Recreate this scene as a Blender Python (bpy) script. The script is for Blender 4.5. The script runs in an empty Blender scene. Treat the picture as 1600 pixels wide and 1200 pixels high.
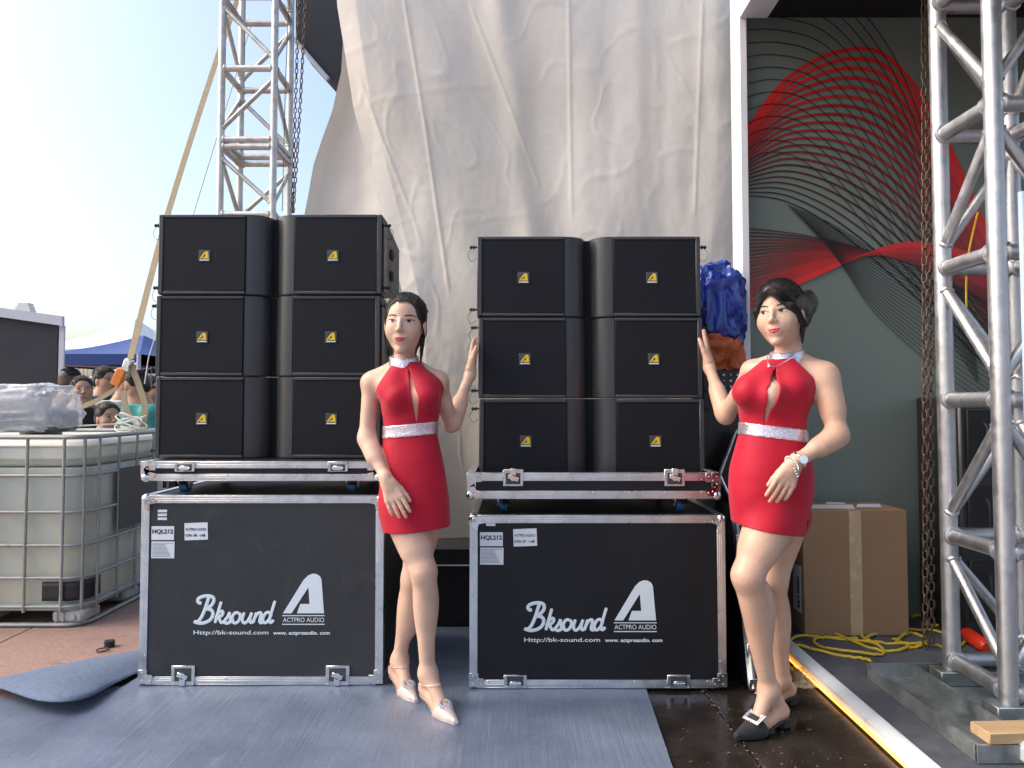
import bpy, bmesh, math, random
import numpy as np
from mathutils import Vector, Matrix, noise as mnoise
random.seed(7); rng = np.random.default_rng(7)
sc = bpy.context.scene
C = sc.collection
R = math.radians
# ------------------------------------------------------------------ camera
F = 1109.0; PITCH = R(2.2); HC = 1.19; CY = 630.0 - F*math.tan(PITCH)
cam_d = bpy.data.cameras.new('camera'); cam = bpy.data.objects.new('camera', cam_d); C.objects.link(cam)
cam.location = (0, 0, HC); cam.rotation_euler = (math.pi/2 + PITCH, 0, 0)
cam_d.sensor_width = 36; cam_d.lens = 36*F/1600; cam_d.shift_y = -(600-CY)/1600
cam_d.clip_start = 0.05; cam_d.clip_end = 3000
sc.camera = cam
# ------------------------------------------------------------------ sky, sun, exposure
SUN_EL, SUN_AZ = R(44), R(-95)      # azimuth clockwise from +Y: hazy sun high to the left
w = bpy.data.worlds.new('World'); sc.world = w; w.use_nodes = True
nt = w.node_tree; nt.nodes.clear()
sky = nt.nodes.new('ShaderNodeTexSky'); sky.sky_type = 'NISHITA'; sky.sun_disc = False
sky.sun_elevation = SUN_EL; sky.sun_rotation = SUN_AZ
sky.air_density = 1.0; sky.dust_density = 4.6; sky.ozone_density = 1.0
bg = nt.nodes.new('ShaderNodeBackground'); bg.inputs[1].default_value = 0.15
wo = nt.nodes.new('ShaderNodeOutputWorld')
nt.links.new(sky.outputs[0], bg.inputs[0]); nt.links.new(bg.outputs[0], wo.inputs[0])
sun_d = bpy.data.lights.new('sun', 'SUN'); sun_d.energy = 0.5; sun_d.angle = R(35); sun_d.color = (1, .95, .88)
sun = bpy.data.objects.new('sun', sun_d); C.objects.link(sun)
sun.location = (-3, -3, 8)
sdir = Vector((math.sin(SUN_AZ)*math.cos(SUN_EL), math.cos(SUN_AZ)*math.cos(SUN_EL), math.sin(SUN_EL)))
sun.rotation_euler = sdir.to_track_quat('Z', 'Y').to_euler()
vs = sc.view_settings; vs.view_transform = 'Standard'; vs.look = 'None'; vs.gamma = 1; vs.use_curve_mapping = False
vs.exposure = 1.12
# ------------------------------------------------------------------ measuring helpers
def P(px, py, d):
    """point at world depth d (metres in front of the camera) seen at photo position px,py (1600x1200)"""
    v = (CY-py)/F; t = d/(math.cos(PITCH)-math.sin(PITCH)*v)
    return Vector((t*(px-800)/F, d, HC+t*(math.sin(PITCH)+math.cos(PITCH)*v)))
def G(px, py, z=0.0):
    v = (CY-py)/F; s = math.sin(PITCH)+math.cos(PITCH)*v; t = (z-HC)/s
    return Vector((t*(px-800)/F, t*(math.cos(PITCH)-math.sin(PITCH)*v), z))
# ------------------------------------------------------------------ materials
def N(nt, t, **kw):
    n = nt.nodes.new(t)
    for k, v in kw.items():
        if k in n.inputs: n.inputs[k].default_value = v
        else: setattr(n, k, v)
    return n
def mat(name, col, rough=.5, metal=0, var=.12, vscale=6, bump=0, bscale=60, stretch=(1,1,1), spec=.5,
        coat=0, sss=0, trans=0, rvar=0.1, col2=None, c2scale=3, c2lo=.5, c2hi=.6, sheen=0, emit=None, estr=0, alpha=1, detail=6):
    m = bpy.data.materials.new(name); m.use_nodes = True; nt = m.node_tree; L = nt.links
    b = nt.nodes['Principled BSDF']
    b.inputs['Metallic'].default_value = metal; b.inputs['Specular IOR Level'].default_value = spec
    tc = N(nt, 'ShaderNodeTexCoord'); mp = N(nt, 'ShaderNodeMapping'); mp.inputs['Scale'].default_value = stretch
    L.new(tc.outputs['Object'], mp.inputs[0])
    n1 = N(nt, 'ShaderNodeTexNoise', Scale=vscale, Detail=detail, Roughness=.65); L.new(mp.outputs[0], n1.inputs['Vector'])
    mr = N(nt, 'ShaderNodeMapRange'); mr.inputs[1].default_value = .3; mr.inputs[2].default_value = .7
    mr.inputs[3].default_value = 1-var; mr.inputs[4].default_value = 1+var; L.new(n1.outputs[0], mr.inputs[0])
    base = N(nt, 'ShaderNodeRGB'); base.outputs[0].default_value = (*col, 1); src = base.outputs[0]
    if col2 is not None:
        n2 = N(nt, 'ShaderNodeTexNoise', Scale=c2scale, Detail=8, Roughness=.7); L.new(mp.outputs[0], n2.inputs['Vector'])
        r2 = N(nt, 'ShaderNodeMapRange'); r2.inputs[1].default_value = c2lo; r2.inputs[2].default_value = c2hi; L.new(n2.outputs[0], r2.inputs[0])
        mx = N(nt, 'ShaderNodeMix', data_type='RGBA'); L.new(r2.outputs[0], mx.inputs[0]); L.new(src, mx.inputs[6]); mx.inputs[7].default_value = (*col2, 1); src = mx.outputs[2]
    vm = N(nt, 'ShaderNodeVectorMath', operation='SCALE'); L.new(src, vm.inputs[0]); L.new(mr.outputs[0], vm.inputs['Scale'])
    L.new(vm.outputs[0], b.inputs['Base Color'])
    rr = N(nt, 'ShaderNodeMapRange'); rr.inputs[1].default_value = .3; rr.inputs[2].default_value = .7
    rr.inputs[3].default_value = max(.02, rough-rvar); rr.inputs[4].default_value = min(1, rough+rvar)
    L.new(n1.outputs[0], rr.inputs[0]); L.new(rr.outputs[0], b.inputs['Roughness'])
    if bump:
        n3 = N(nt, 'ShaderNodeTexNoise', Scale=bscale, Detail=4); L.new(mp.outputs[0], n3.inputs['Vector'])
        bp = N(nt, 'ShaderNodeBump', Strength=1.0, Distance=bump); L.new(n3.outputs[0], bp.inputs['Height']); L.new(bp.outputs[0], b.inputs['Normal'])
    if coat: b.inputs['Coat Weight'].default_value = coat; b.inputs['Coat Roughness'].default_value = .12
    if sss:
        b.inputs['Subsurface Weight'].default_value = sss; b.inputs['Subsurface Radius'].default_value = (1, .35, .2); b.inputs['Subsurface Scale'].default_value = .012
    if trans: b.inputs['Transmission Weight'].default_value = trans
    if sheen: b.inputs['Sheen Weight'].default_value = sheen
    if emit: b.inputs['Emission Color'].default_value = (*emit, 1); b.inputs['Emission Strength'].default_value = estr
    if alpha < 1: b.inputs['Alpha'].default_value = alpha
    return m
M = {}
M['skin'] = mat('skin', (.65, .425, .31), .45, var=.09, vscale=11, bump=.0012, bscale=120, sss=.25, spec=.45, col2=(.60, .335, .235), c2scale=5, c2lo=.46, c2hi=.72)
M['skin2'] = mat('skin2', (.63, .405, .29), .44, var=.09, vscale=11, bump=.0012, bscale=120, sss=.25, spec=.45, col2=(.58, .32, .22), c2scale=5, c2lo=.46, c2hi=.72)
M['skin3'] = mat('skin3', (.42, .24, .155), .5, var=.08, vscale=9, sss=.15)
M['red'] = mat('red_cloth', (.46, .004, .024), .62, var=.10, vscale=7, bump=.006, bscale=9, stretch=(1, 1, .9), sheen=.12, spec=.3)
M['brown_hair'] = mat('brown_hair', (.10, .065, .045), .6, var=.4, vscale=40, stretch=(1, 1, .15))
M['hair'] = mat('hair', (.012, .009, .008), .38, var=.4, vscale=40, stretch=(1, 1, .15), bump=.002, bscale=140)
M['lips_m'] = mat('lips_bare', (.30, .13, .10), .5, var=.05)
M['lips'] = mat('lips', (.52, .035, .05), .35, var=.05)
M['white_eye'] = mat('eye_white', (.75, .72, .70), .2, var=.03)
M['iris'] = mat('iris', (.02, .012, .008), .1, var=.1)
M['brow'] = mat('brow', (.035, .022, .016), .7)
M['paint'] = mat('speaker_paint', (.017, .018, .020), .50, var=.15, vscale=30, bump=.0015, bscale=260)
M['guide'] = mat('waveguide', (.042, .043, .046), .33, var=.10, vscale=5, bump=.0004, bscale=300, rvar=.05)
M['frame'] = mat('speaker_frame', (.045, .047, .050), .42, var=.12, vscale=20, bump=.0006, bscale=300)
M['slot'] = mat('slot', (.004, .004, .004), .9)
M['badge'] = mat('badge', (.06, .062, .065), .35)
M['yellow'] = mat('yellow', (.80, .55, .01), .4, var=.04)
M['alu'] = mat('aluminium', (.72, .73, .74), .34, 1, var=.10, vscale=14, bump=.0006, bscale=40, stretch=(1, 1, 1), rvar=.12)
M['alu_tr'] = mat('truss_aluminium', (.58, .585, .60), .46, .92, var=.18, vscale=18, bump=.0008, bscale=60, rvar=.12, col2=(.48, .48, .48), c2scale=9, c2lo=.52, c2hi=.7)
M['alu_old'] = mat('weathered_aluminium', (.62, .605, .565), .5, .8, var=.16, vscale=14, bump=.001, bscale=60, rvar=.15, col2=(.44, .41, .36), c2scale=8, c2lo=.5, c2hi=.68)
M['steel'] = mat('zinc_steel', (.70, .70, .70), .28, 1, var=.15, vscale=25, rvar=.12)
M['chrome'] = mat('chrome', (.82, .82, .83), .14, 1, var=.08, vscale=30)
M['galv'] = mat('galvanised_steel', (.36, .39, .39), .5, .8, var=.22, vscale=10, rvar=.15, col2=(.22, .25, .24), c2scale=6, c2lo=.45, c2hi=.65)
M['panelL'] = mat('charcoal_laminate', (.030, .033, .036), .55, var=.16, vscale=4, bump=.0005, bscale=350, col2=(.055, .057, .06), c2scale=6, c2lo=.54, c2hi=.78, spec=.4)  # charcoal base, lighter than the right case panel, with paler worn patches
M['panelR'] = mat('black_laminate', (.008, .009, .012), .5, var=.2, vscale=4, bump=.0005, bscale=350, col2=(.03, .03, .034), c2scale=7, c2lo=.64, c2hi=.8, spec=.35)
M['print'] = mat('print_white', (.70, .77, .80), .5, var=.04)
M['ink'] = mat('ink', (.02, .02, .022), .6)
M['sticker'] = mat('sticker', (.74, .75, .77), .5, var=.05)
M['tape'] = mat('packing_tape', (.50, .37, .22), .25, var=.1, vscale=12)
M['blue_wheel'] = mat('blue_wheel', (.01, .09, .22), .4)
M['rubber'] = mat('black_rubber', (.018, .018, .019), .6, var=.2)
M['black'] = mat('black_matt', (.012, .012, .013), .75, var=.3, vscale=5)
M['black2'] = mat('black_plastic', (.02, .02, .022), .4, var=.2)
M['rust'] = mat('rusty_steel', (.19, .13, .09), .6, .6, var=.35, vscale=40, col2=(.10, .07, .05), c2scale=30)
M['rust_d'] = mat('dark_chain', (.12, .09, .07), .5, .7, var=.35, vscale=40)
M['strap'] = mat('webbing', (.36, .29, .18), .85, var=.15, vscale=20, bump=.001, bscale=300)
M['orange'] = mat('orange_plastic', (.65, .18, .02), .5)
M['rope'] = mat('rope', (.62, .60, .56), .8, var=.15)
M['cardboard'] = mat('cardboard', (.29, .175, .095), .8, var=.07, vscale=3, bump=.0008, bscale=30, col2=(.28, .165, .085), c2scale=14, c2lo=.68, c2hi=.72)
M['yellow_cable'] = mat('yellow_cable', (.62, .42, .02), .45, var=.15)
M['wood'] = mat('pine', (.48, .32, .17), .7, var=.2, vscale=10, stretch=(.15, 3, 3))
M['white_paint'] = mat('white_paint', (.78, .78, .79), .5, var=.05, vscale=4)
M['white_metal'] = mat('white_metal', (.70, .74, .76), .35, .0, var=.10, vscale=9, coat=.2)
M['concrete'] = mat('pale_concrete', (.42, .47, .46), .8, var=.12)
M['led'] = mat('led_rope', (.9, .6, .2), .4, emit=(1, .36, .03), estr=1.4)
M['film'] = mat('clear_plastic', (.9, .9, .9), .15, trans=.9, var=.02)
M['navy'] = mat('dark_booth_cloth', (.018, .02, .03), .7, var=.15, vscale=2)
M['grey_frame'] = mat('grey_frame', (.50, .54, .60), .5, var=.06)
M['blue_tent'] = mat('blue_canopy', (.012, .05, .22), .55, var=.12, vscale=3)
M['white_tent'] = mat('white_canopy', (.72, .74, .75), .7, var=.05)
M['bottle'] = mat('milky_plastic', (.72, .71, .60), .42, var=.06, vscale=2, sss=.4, col2=(.60, .57, .42), c2scale=2.5, c2lo=.55, c2hi=.8)
M['liquid'] = mat('liquid_behind_plastic', (.50, .515, .44), .4, var=.07, vscale=2, sss=.3, col2=(.58, .56, .36), c2scale=2, c2lo=.5, c2hi=.75)
M['cage'] = mat('cage_zinc', (.33, .34, .33), .5, .6, var=.15, vscale=14, col2=(.20, .18, .15), c2scale=20, c2lo=.6, c2hi=.7)
M['pallet'] = mat('pallet_grey', (.36, .37, .35), .6, .2, var=.15)
M['plate'] = mat('dark_plate', (.06, .07, .075), .45, .3, var=.2)
M['teal'] = mat('teal_cloth', (.05, .28, .26), .8)
M['white_cloth'] = mat('white_cloth', (.66, .68, .72), .8, var=.06)
M['black_cloth'] = mat('black_cloth', (.014, .014, .016), .85)
M['navy_cloth'] = mat('navy_cloth', (.02, .028, .06), .85)
M['tan_cloth'] = mat('tan_cloth', (.26, .21, .16), .85)
M['grey_cloth'] = mat('grey_cloth', (.30, .30, .31), .85)
M['clear_pvc'] = mat('clear_pvc', (.86, .78, .76), .08, var=.03, coat=.6, spec=.8, alpha=.42)
M['velvet'] = mat('black_suede', (.008, .008, .009), .7, sheen=.2)
M['skinny'] = M['skin']
M['red_plastic'] = mat('red_plastic', (.6, .03, .01), .4)
M['paleblue'] = mat('pale_blue', (.42, .55, .68), .5)
M['foliage'] = mat('pale_foliage', (.16, .20, .12), .8, var=.3)
M['gauze'] = mat('gauze', (.50, .24, .17), .55, var=.06)
def sequin_mat():
    m = bpy.data.materials.new('sequins'); m.use_nodes = True; nt = m.node_tree; L = nt.links; b = nt.nodes['Principled BSDF']
    tc = N(nt, 'ShaderNodeTexCoord'); v = N(nt, 'ShaderNodeTexVoronoi', Scale=260.0); L.new(tc.outputs['Object'], v.inputs['Vector'])
    cr = N(nt, 'ShaderNodeMix', data_type='RGBA'); cr.inputs[6].default_value = (.62, .52, .62, 1); cr.inputs[7].default_value = (.95, .90, .95, 1)
    sp = N(nt, 'ShaderNodeSeparateColor'); L.new(v.outputs['Color'], sp.inputs[0]); L.new(sp.outputs[0], cr.inputs[0]); L.new(cr.outputs[2], b.inputs['Base Color'])
    bp = N(nt, 'ShaderNodeBump', Strength=1.0, Distance=.006); L.new(sp.outputs[1], bp.inputs['Height']); L.new(bp.outputs[0], b.inputs['Normal'])
    b.inputs['Metallic'].default_value = .75; b.inputs['Roughness'].default_value = .3
    return m
M['sequin'] = sequin_mat()
def grille_mat():
    m = bpy.data.materials.new('grille_mesh'); m.use_nodes = True; nt = m.node_tree; L = nt.links; b = nt.nodes['Principled BSDF']
    tc = N(nt, 'ShaderNodeTexCoord'); mp = N(nt, 'ShaderNodeMapping'); mp.inputs['Scale'].default_value = (170, 170, 170); L.new(tc.outputs['Object'], mp.inputs[0])
    v = N(nt, 'ShaderNodeTexVoronoi', Scale=1.0, Randomness=0.0); L.new(mp.outputs[0], v.inputs['Vector'])
    n = N(nt, 'ShaderNodeTexNoise', Scale=3.0, Detail=5.0); L.new(tc.outputs['Object'], n.inputs['Vector'])
    mr = N(nt, 'ShaderNodeMapRange'); mr.inputs[1].default_value = .25; mr.inputs[2].default_value = .55; mr.inputs[3].default_value = .35; mr.inputs[4].default_value = 1.15; L.new(v.outputs['Distance'], mr.inputs[0])
    ml = N(nt, 'ShaderNodeMath', operation='MULTIPLY'); L.new(mr.outputs[0], ml.inputs[0])
    m2 = N(nt, 'ShaderNodeMapRange'); m2.inputs[3].default_value = .8; m2.inputs[4].default_value = 1.25; L.new(n.outputs[0], m2.inputs[0]); L.new(m2.outputs[0], ml.inputs[1])
    vm = N(nt, 'ShaderNodeVectorMath', operation='SCALE'); vm.inputs[0].default_value = (.0075, .0085, .0115); L.new(ml.outputs[0], vm.inputs['Scale']); L.new(vm.outputs[0], b.inputs['Base Color'])
    b.inputs['Roughness'].default_value = .62; b.inputs['Specular IOR Level'].default_value = .25
    return m
M['grille'] = grille_mat()
def film_carpet():
    m = bpy.data.materials.new('film_covered_carpet'); m.use_nodes = True; nt = m.node_tree; L = nt.links; b = nt.nodes['Principled BSDF']
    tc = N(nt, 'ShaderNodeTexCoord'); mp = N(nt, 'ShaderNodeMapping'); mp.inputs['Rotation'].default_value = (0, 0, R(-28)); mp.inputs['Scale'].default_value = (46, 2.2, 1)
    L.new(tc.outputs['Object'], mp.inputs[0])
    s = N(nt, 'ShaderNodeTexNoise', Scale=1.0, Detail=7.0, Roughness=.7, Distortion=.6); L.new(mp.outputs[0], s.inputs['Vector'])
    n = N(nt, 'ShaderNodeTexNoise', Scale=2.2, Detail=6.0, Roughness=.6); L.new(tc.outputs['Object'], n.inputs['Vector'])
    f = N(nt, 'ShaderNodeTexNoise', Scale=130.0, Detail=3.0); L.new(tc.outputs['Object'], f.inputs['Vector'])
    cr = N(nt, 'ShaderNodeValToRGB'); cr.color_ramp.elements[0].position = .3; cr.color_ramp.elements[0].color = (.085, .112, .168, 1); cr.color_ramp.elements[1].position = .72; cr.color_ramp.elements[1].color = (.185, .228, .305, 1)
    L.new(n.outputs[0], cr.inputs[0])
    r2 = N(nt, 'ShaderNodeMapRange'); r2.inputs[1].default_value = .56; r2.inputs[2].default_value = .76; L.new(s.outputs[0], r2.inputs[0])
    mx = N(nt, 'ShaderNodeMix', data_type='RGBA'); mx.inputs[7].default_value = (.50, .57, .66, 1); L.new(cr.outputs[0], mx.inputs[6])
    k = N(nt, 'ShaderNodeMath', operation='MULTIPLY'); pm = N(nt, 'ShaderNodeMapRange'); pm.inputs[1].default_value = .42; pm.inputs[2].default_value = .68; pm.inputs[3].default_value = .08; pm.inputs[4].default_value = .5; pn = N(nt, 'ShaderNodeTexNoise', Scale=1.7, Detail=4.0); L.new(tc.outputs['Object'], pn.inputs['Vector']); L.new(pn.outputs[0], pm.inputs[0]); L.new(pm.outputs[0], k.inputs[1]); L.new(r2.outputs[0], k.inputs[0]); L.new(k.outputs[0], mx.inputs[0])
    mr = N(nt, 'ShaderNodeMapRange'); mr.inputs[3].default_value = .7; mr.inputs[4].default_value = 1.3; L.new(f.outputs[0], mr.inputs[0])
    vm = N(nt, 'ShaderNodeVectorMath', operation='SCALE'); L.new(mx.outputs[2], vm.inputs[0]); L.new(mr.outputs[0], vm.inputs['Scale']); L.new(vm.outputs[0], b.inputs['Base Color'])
    b.inputs['Roughness'].default_value = .45; b.inputs['Coat Weight'].default_value = .8; b.inputs['Coat Roughness'].default_value = .2
    bp = N(nt, 'ShaderNodeBump', Strength=1.0, Distance=.0035); L.new(s.outputs[0], bp.inputs['Height']); L.new(bp.outputs[0], b.inputs['Normal']); L.new(bp.outputs[0], b.inputs['Coat Normal'])
    return m
M['film_carpet'] = film_carpet()
M['felt'] = mat('blue_grey_felt', (.125, .165, .24), .95, var=.22, vscale=45, bump=.003, bscale=200)
M['booth_carpet'] = mat('grey_booth_carpet', (.085, .09, .105), .95, var=.25, vscale=12, bump=.003, bscale=250, col2=(.06, .062, .085), c2scale=2)
M['granite'] = mat('red_granite', (.30, .19, .155), .75, var=.3, vscale=90, bump=.001, bscale=200, col2=(.22, .145, .12), c2scale=5, c2lo=.5, c2hi=.75)
M['joint'] = mat('joint', (.10, .07, .06), .9)
M['ply'] = mat('film_faced_plywood', (.022, .017, .014), .26, var=.35, vscale=5, bump=.001, bscale=14, rvar=.16, col2=(.085, .045, .025), c2scale=3.5, c2lo=.66, c2hi=.74)
M['dust'] = mat('dust_crumbs', (.22, .18, .14), .9)
def tarp_mat(name, col, wr=.02):
    m = bpy.data.materials.new(name); m.use_nodes = True; nt = m.node_tree; L = nt.links; b = nt.nodes['Principled BSDF']
    tc = N(nt, 'ShaderNodeTexCoord')
    n = N(nt, 'ShaderNodeTexNoise', Scale=1.3, Detail=6.0); L.new(tc.outputs['Object'], n.inputs['Vector'])
    cr = N(nt, 'ShaderNodeValToRGB'); cr.color_ramp.elements[0].position = .3; cr.color_ramp.elements[0].color = (col[0]*.88, col[1]*.86, col[2]*.83, 1); cr.color_ramp.elements[1].position = .7; cr.color_ramp.elements[1].color = (*col, 1)
    L.new(n.outputs[0], cr.inputs[0]); L.new(cr.outputs[0], b.inputs['Base Color'])
    a = N(nt, 'ShaderNodeTexNoise', Scale=5.0, Detail=8.0, Roughness=.62, Distortion=1.2); L.new(tc.outputs['Object'], a.inputs['Vector'])
    v = N(nt, 'ShaderNodeTexVoronoi', Scale=7.0, feature='DISTANCE_TO_EDGE'); 
    ad = N(nt, 'ShaderNodeVectorMath', operation='ADD'); L.new(tc.outputs['Object'], ad.inputs[0]); L.new(a.outputs['Color'], ad.inputs[1]); L.new(ad.outputs[0], v.inputs['Vector'])
    sm = N(nt, 'ShaderNodeMath', operation='MULTIPLY_ADD'); L.new(v.outputs['Distance'], sm.inputs[0]); sm.inputs[1].default_value = .45; L.new(a.outputs[0], sm.inputs[2])
    bp = N(nt, 'ShaderNodeBump', Strength=.5, Distance=wr); L.new(sm.outputs[0], bp.inputs['Height']); L.new(bp.outputs[0], b.inputs['Normal'])
    b.inputs['Roughness'].default_value = .6
    tr = N(nt, 'ShaderNodeBsdfTranslucent'); L.new(cr.outputs[0], tr.inputs[0]); L.new(bp.outputs[0], tr.inputs['Normal'])
    ms = N(nt, 'ShaderNodeMixShader', Fac=.12); L.new(b.outputs[0], ms.inputs[1]); L.new(tr.outputs[0], ms.inputs[2]); L.new(ms.outputs[0], nt.nodes['Material Output'].inputs[0])
    return m
M['tarp'] = tarp_mat('white_tarp', (.72, .685, .625), .0045)
M['blue_tarp'] = mat('blue_tarp', (.010, .035, .27), .26, var=.2, vscale=6, bump=.006, bscale=16, coat=.3)
M['orange_tarp'] = mat('orange_tarp', (.50, .10, .02), .35, var=.25, vscale=8, bump=.012, bscale=16)
M['bag'] = mat('plastic_bag', (.88, .9, .92), .22, var=.05, bump=.010, bscale=26, alpha=.42)
def wall_mat():
    return mat('printed_wall', (.155, .190, .166), .38, var=.06, vscale=1.5, bump=.0015, bscale=9, coat=.12)
M['wallprint'] = wall_mat()
for i in range(6):
    t = i/5.0
    M['line%d' % i] = mat('print_red_%d' % i, (.62*(1-t)**1.5+.012, .012*(1-t)+.008, .012*(1-t)+.008), .4, var=.04)
# ------------------------------------------------------------------ mesh helpers
OFF = {}
def catmull(pts, n=6):
    pts = [Vector(p) for p in pts]; out = []
    for i in range(len(pts)-1):
        p0 = pts[max(i-1, 0)]; p1 = pts[i]; p2 = pts[i+1]; p3 = pts[min(i+2, len(pts)-1)]
        for k in range(n):
            t = k/n
            out.append(.5*((2*p1)+(p2-p0)*t+(2*p0-5*p1+4*p2-p3)*t*t+(3*p1-p0-3*p2+p3)*t**3))
    out.append(pts[-1]); return out
class MB:
    def __init__(s): s.v = []; s.f = []
    def add(s, vs, fs):
        o = len(s.v); s.v += [tuple(v) for v in vs]; s.f += [tuple(i+o for i in f) for f in fs]; return s
    def box(s, c, size, bev=0, rot=None):
        hx, hy, hz = [a/2 for a in size]; c = Vector(c); b = min(bev, hx*.45, hy*.45, hz*.45)
        rm = rot if rot is not None else Matrix.Identity(3)
        if b <= 0:
            vs = [Vector((x, y, z)) for x in (-hx, hx) for y in (-hy, hy) for z in (-hz, hz)]
            fs = [(0, 1, 3, 2), (4, 6, 7, 5), (0, 4, 5, 1), (2, 3, 7, 6), (0, 2, 6, 4), (1, 5, 7, 3)]
        else:
            vs = []; idx = {}
            for sx in (-1, 1):
                for sy in (-1, 1):
                    for sz in (-1, 1):
                        for ax in range(3):
                            p = [sx*(hx-b), sy*(hy-b), sz*(hz-b)]; p[ax] = (sx*hx, sy*hy, sz*hz)[ax]
                            idx[(sx, sy, sz, ax)] = len(vs); vs.append(Vector(p))
            fs = []
            for ax in range(3):
                o = [a for a in range(3) if a != ax]
                for sg in (-1, 1):
                    q = []
                    for (u, v) in ((-1, -1), (1, -1), (1, 1), (-1, 1)):
                        t = [0, 0, 0]; t[ax] = sg; t[o[0]] = u; t[o[1]] = v; q.append(idx[(*t, ax)])
                    fs.append(q)
                for u in (-1, 1):
                    for v in (-1, 1):
                        a = [0, 0, 0]; a[o[0]] = u; a[o[1]] = v; a0 = a[:]; a0[ax] = -1; a1 = a[:]; a1[ax] = 1
                        fs.append([idx[(*a0, o[0])], idx[(*a1, o[0])], idx[(*a1, o[1])], idx[(*a0, o[1])]])
            for sx in (-1, 1):
                for sy in (-1, 1):
                    for sz in (-1, 1): fs.append([idx[(sx, sy, sz, a)] for a in range(3)])
        return s.add([c+rm@v for v in vs], fs)
    def span(s, a, b, bev=0):
        a = Vector(a); b = Vector(b); return s.box((a+b)/2, [abs(b[i]-a[i]) for i in range(3)], bev)
    def tube(s, pts, r, n=8, cap=True, flat=None, up=(0, 0, 1)):
        pts = [Vector(p) for p in pts]; m = len(pts); vs = []
        rs = r if isinstance(r, (list, tuple)) else [r]*m
        U = None
        for i, p in enumerate(pts):
            t = (pts[min(i+1, m-1)]-pts[max(i-1, 0)]).normalized()
            if U is None:
                ref = Vector(up)
                if abs(t.dot(ref)) > .95: ref = Vector((1, 0, 0)) if abs(t.x) < .9 else Vector((0, 1, 0))
                U = (ref-t*ref.dot(t)).normalized()
            else:
                U = (U-t*U.dot(t))
                U = U.normalized() if U.length > 1e-6 else t.orthogonal().normalized()
            W = t.cross(U)
            for k in range(n):
                a = 2*math.pi*k/n
                fu = flat if flat else 1
                vs.append(p+rs[i]*(math.cos(a)*W+math.sin(a)*U*fu))
        fs = [(i*n+k, i*n+(k+1) % n, (i+1)*n+(k+1) % n, (i+1)*n+k) for i in range(m-1) for k in range(n)]
        if cap: fs += [tuple(range(n))[::-1], tuple((m-1)*n+k for k in range(n))]
        return s.add(vs, fs)
    def cyl(s, a, b, r, n=12, r2=None): return s.tube([a, b], [r, r2 if r2 is not None else r], n)
    def sphere(s, c, r, n=10, m=6, sc=(1, 1, 1)):
        c = Vector(c); vs = [c+Vector((0, 0, r*sc[2]))]
        for i in range(1, m):
            th = math.pi*i/m
            for k in range(n):
                ph = 2*math.pi*k/n; vs.append(c+Vector((r*sc[0]*math.sin(th)*math.cos(ph), r*sc[1]*math.sin(th)*math.sin(ph), r*sc[2]*math.cos(th))))
        vs.append(c-Vector((0, 0, r*sc[2]))); fs = [(0, 1+k, 1+(k+1) % n) for k in range(n)]
        for i in range(m-2):
            for k in range(n): fs.append((1+i*n+k, 1+(i+1)*n+k, 1+(i+1)*n+(k+1) % n, 1+i*n+(k+1) % n))
        l = len(vs)-1; fs += [(l, 1+(m-2)*n+(k+1) % n, 1+(m-2)*n+k) for k in range(n)]
        return s.add(vs, fs)
    def prism(s, poly, vec):
        vec = Vector(vec); n = len(poly); poly = [Vector(p) for p in poly]
        return s.add(poly+[p+vec for p in poly], [tuple(range(n))[::-1], tuple(range(n, 2*n))]+[(i, (i+1) % n, n+(i+1) % n, n+i) for i in range(n)])
    def grid(s, fn, nu, nv):
        vs = [fn(i/nu, j/nv) for i in range(nu+1) for j in range(nv+1)]
        return s.add(vs, [(i*(nv+1)+j, (i+1)*(nv+1)+j, (i+1)*(nv+1)+j+1, i*(nv+1)+j+1) for i in range(nu) for j in range(nv)])
    def build(s, name, m, parent=None, smooth=True, angle=38, kind=None):
        off = OFF.get(parent.name, Vector((0, 0, 0))) if parent else Vector((0, 0, 0))
        me = bpy.data.meshes.new(name); me.from_pydata([tuple(Vector(v)-off) for v in s.v], [], s.f)
        return link(name, me, m, parent, smooth, angle, kind, off)
def link(name, me, m, parent=None, smooth=True, angle=38, kind=None, off=None, fixn=True):
    if fixn:
        bm = bmesh.new(); bm.from_mesh(me); bmesh.ops.recalc_face_normals(bm, faces=bm.faces); bm.to_mesh(me); bm.free()
    if smooth:
        me.polygons.foreach_set('use_smooth', [True]*len(me.polygons)); me.set_sharp_from_angle(angle=R(angle))
    o = bpy.data.objects.new(name, me); C.objects.link(o)
    if m is not None: me.materials.append(M[m] if isinstance(m, str) else m)
    if parent: o.parent = parent
    if kind: o['kind'] = kind
    OFF[o.name] = off if off is not None else Vector((0, 0, 0))
    return o
def tag(o, label, cat, group=None):
    o['label'] = label; o['category'] = cat
    if group: o['group'] = group
    return o
def thing(name, label, cat, loc=(0, 0, 0), group=None):
    o = bpy.data.objects.new(name, None); C.objects.link(o); o.location = loc; o.empty_display_size = .1
    OFF[o.name] = Vector(loc); return tag(o, label, cat, group)
def struct(o): o['kind'] = 'structure'; return o
def copy_tree(o, parent=None, loc=None):
    c = o.copy(); C.objects.link(c)
    if parent: c.parent = parent
    if loc is not None: c.location = loc
    for ch in list(o.children): copy_tree(ch, c)
    return c
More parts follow.
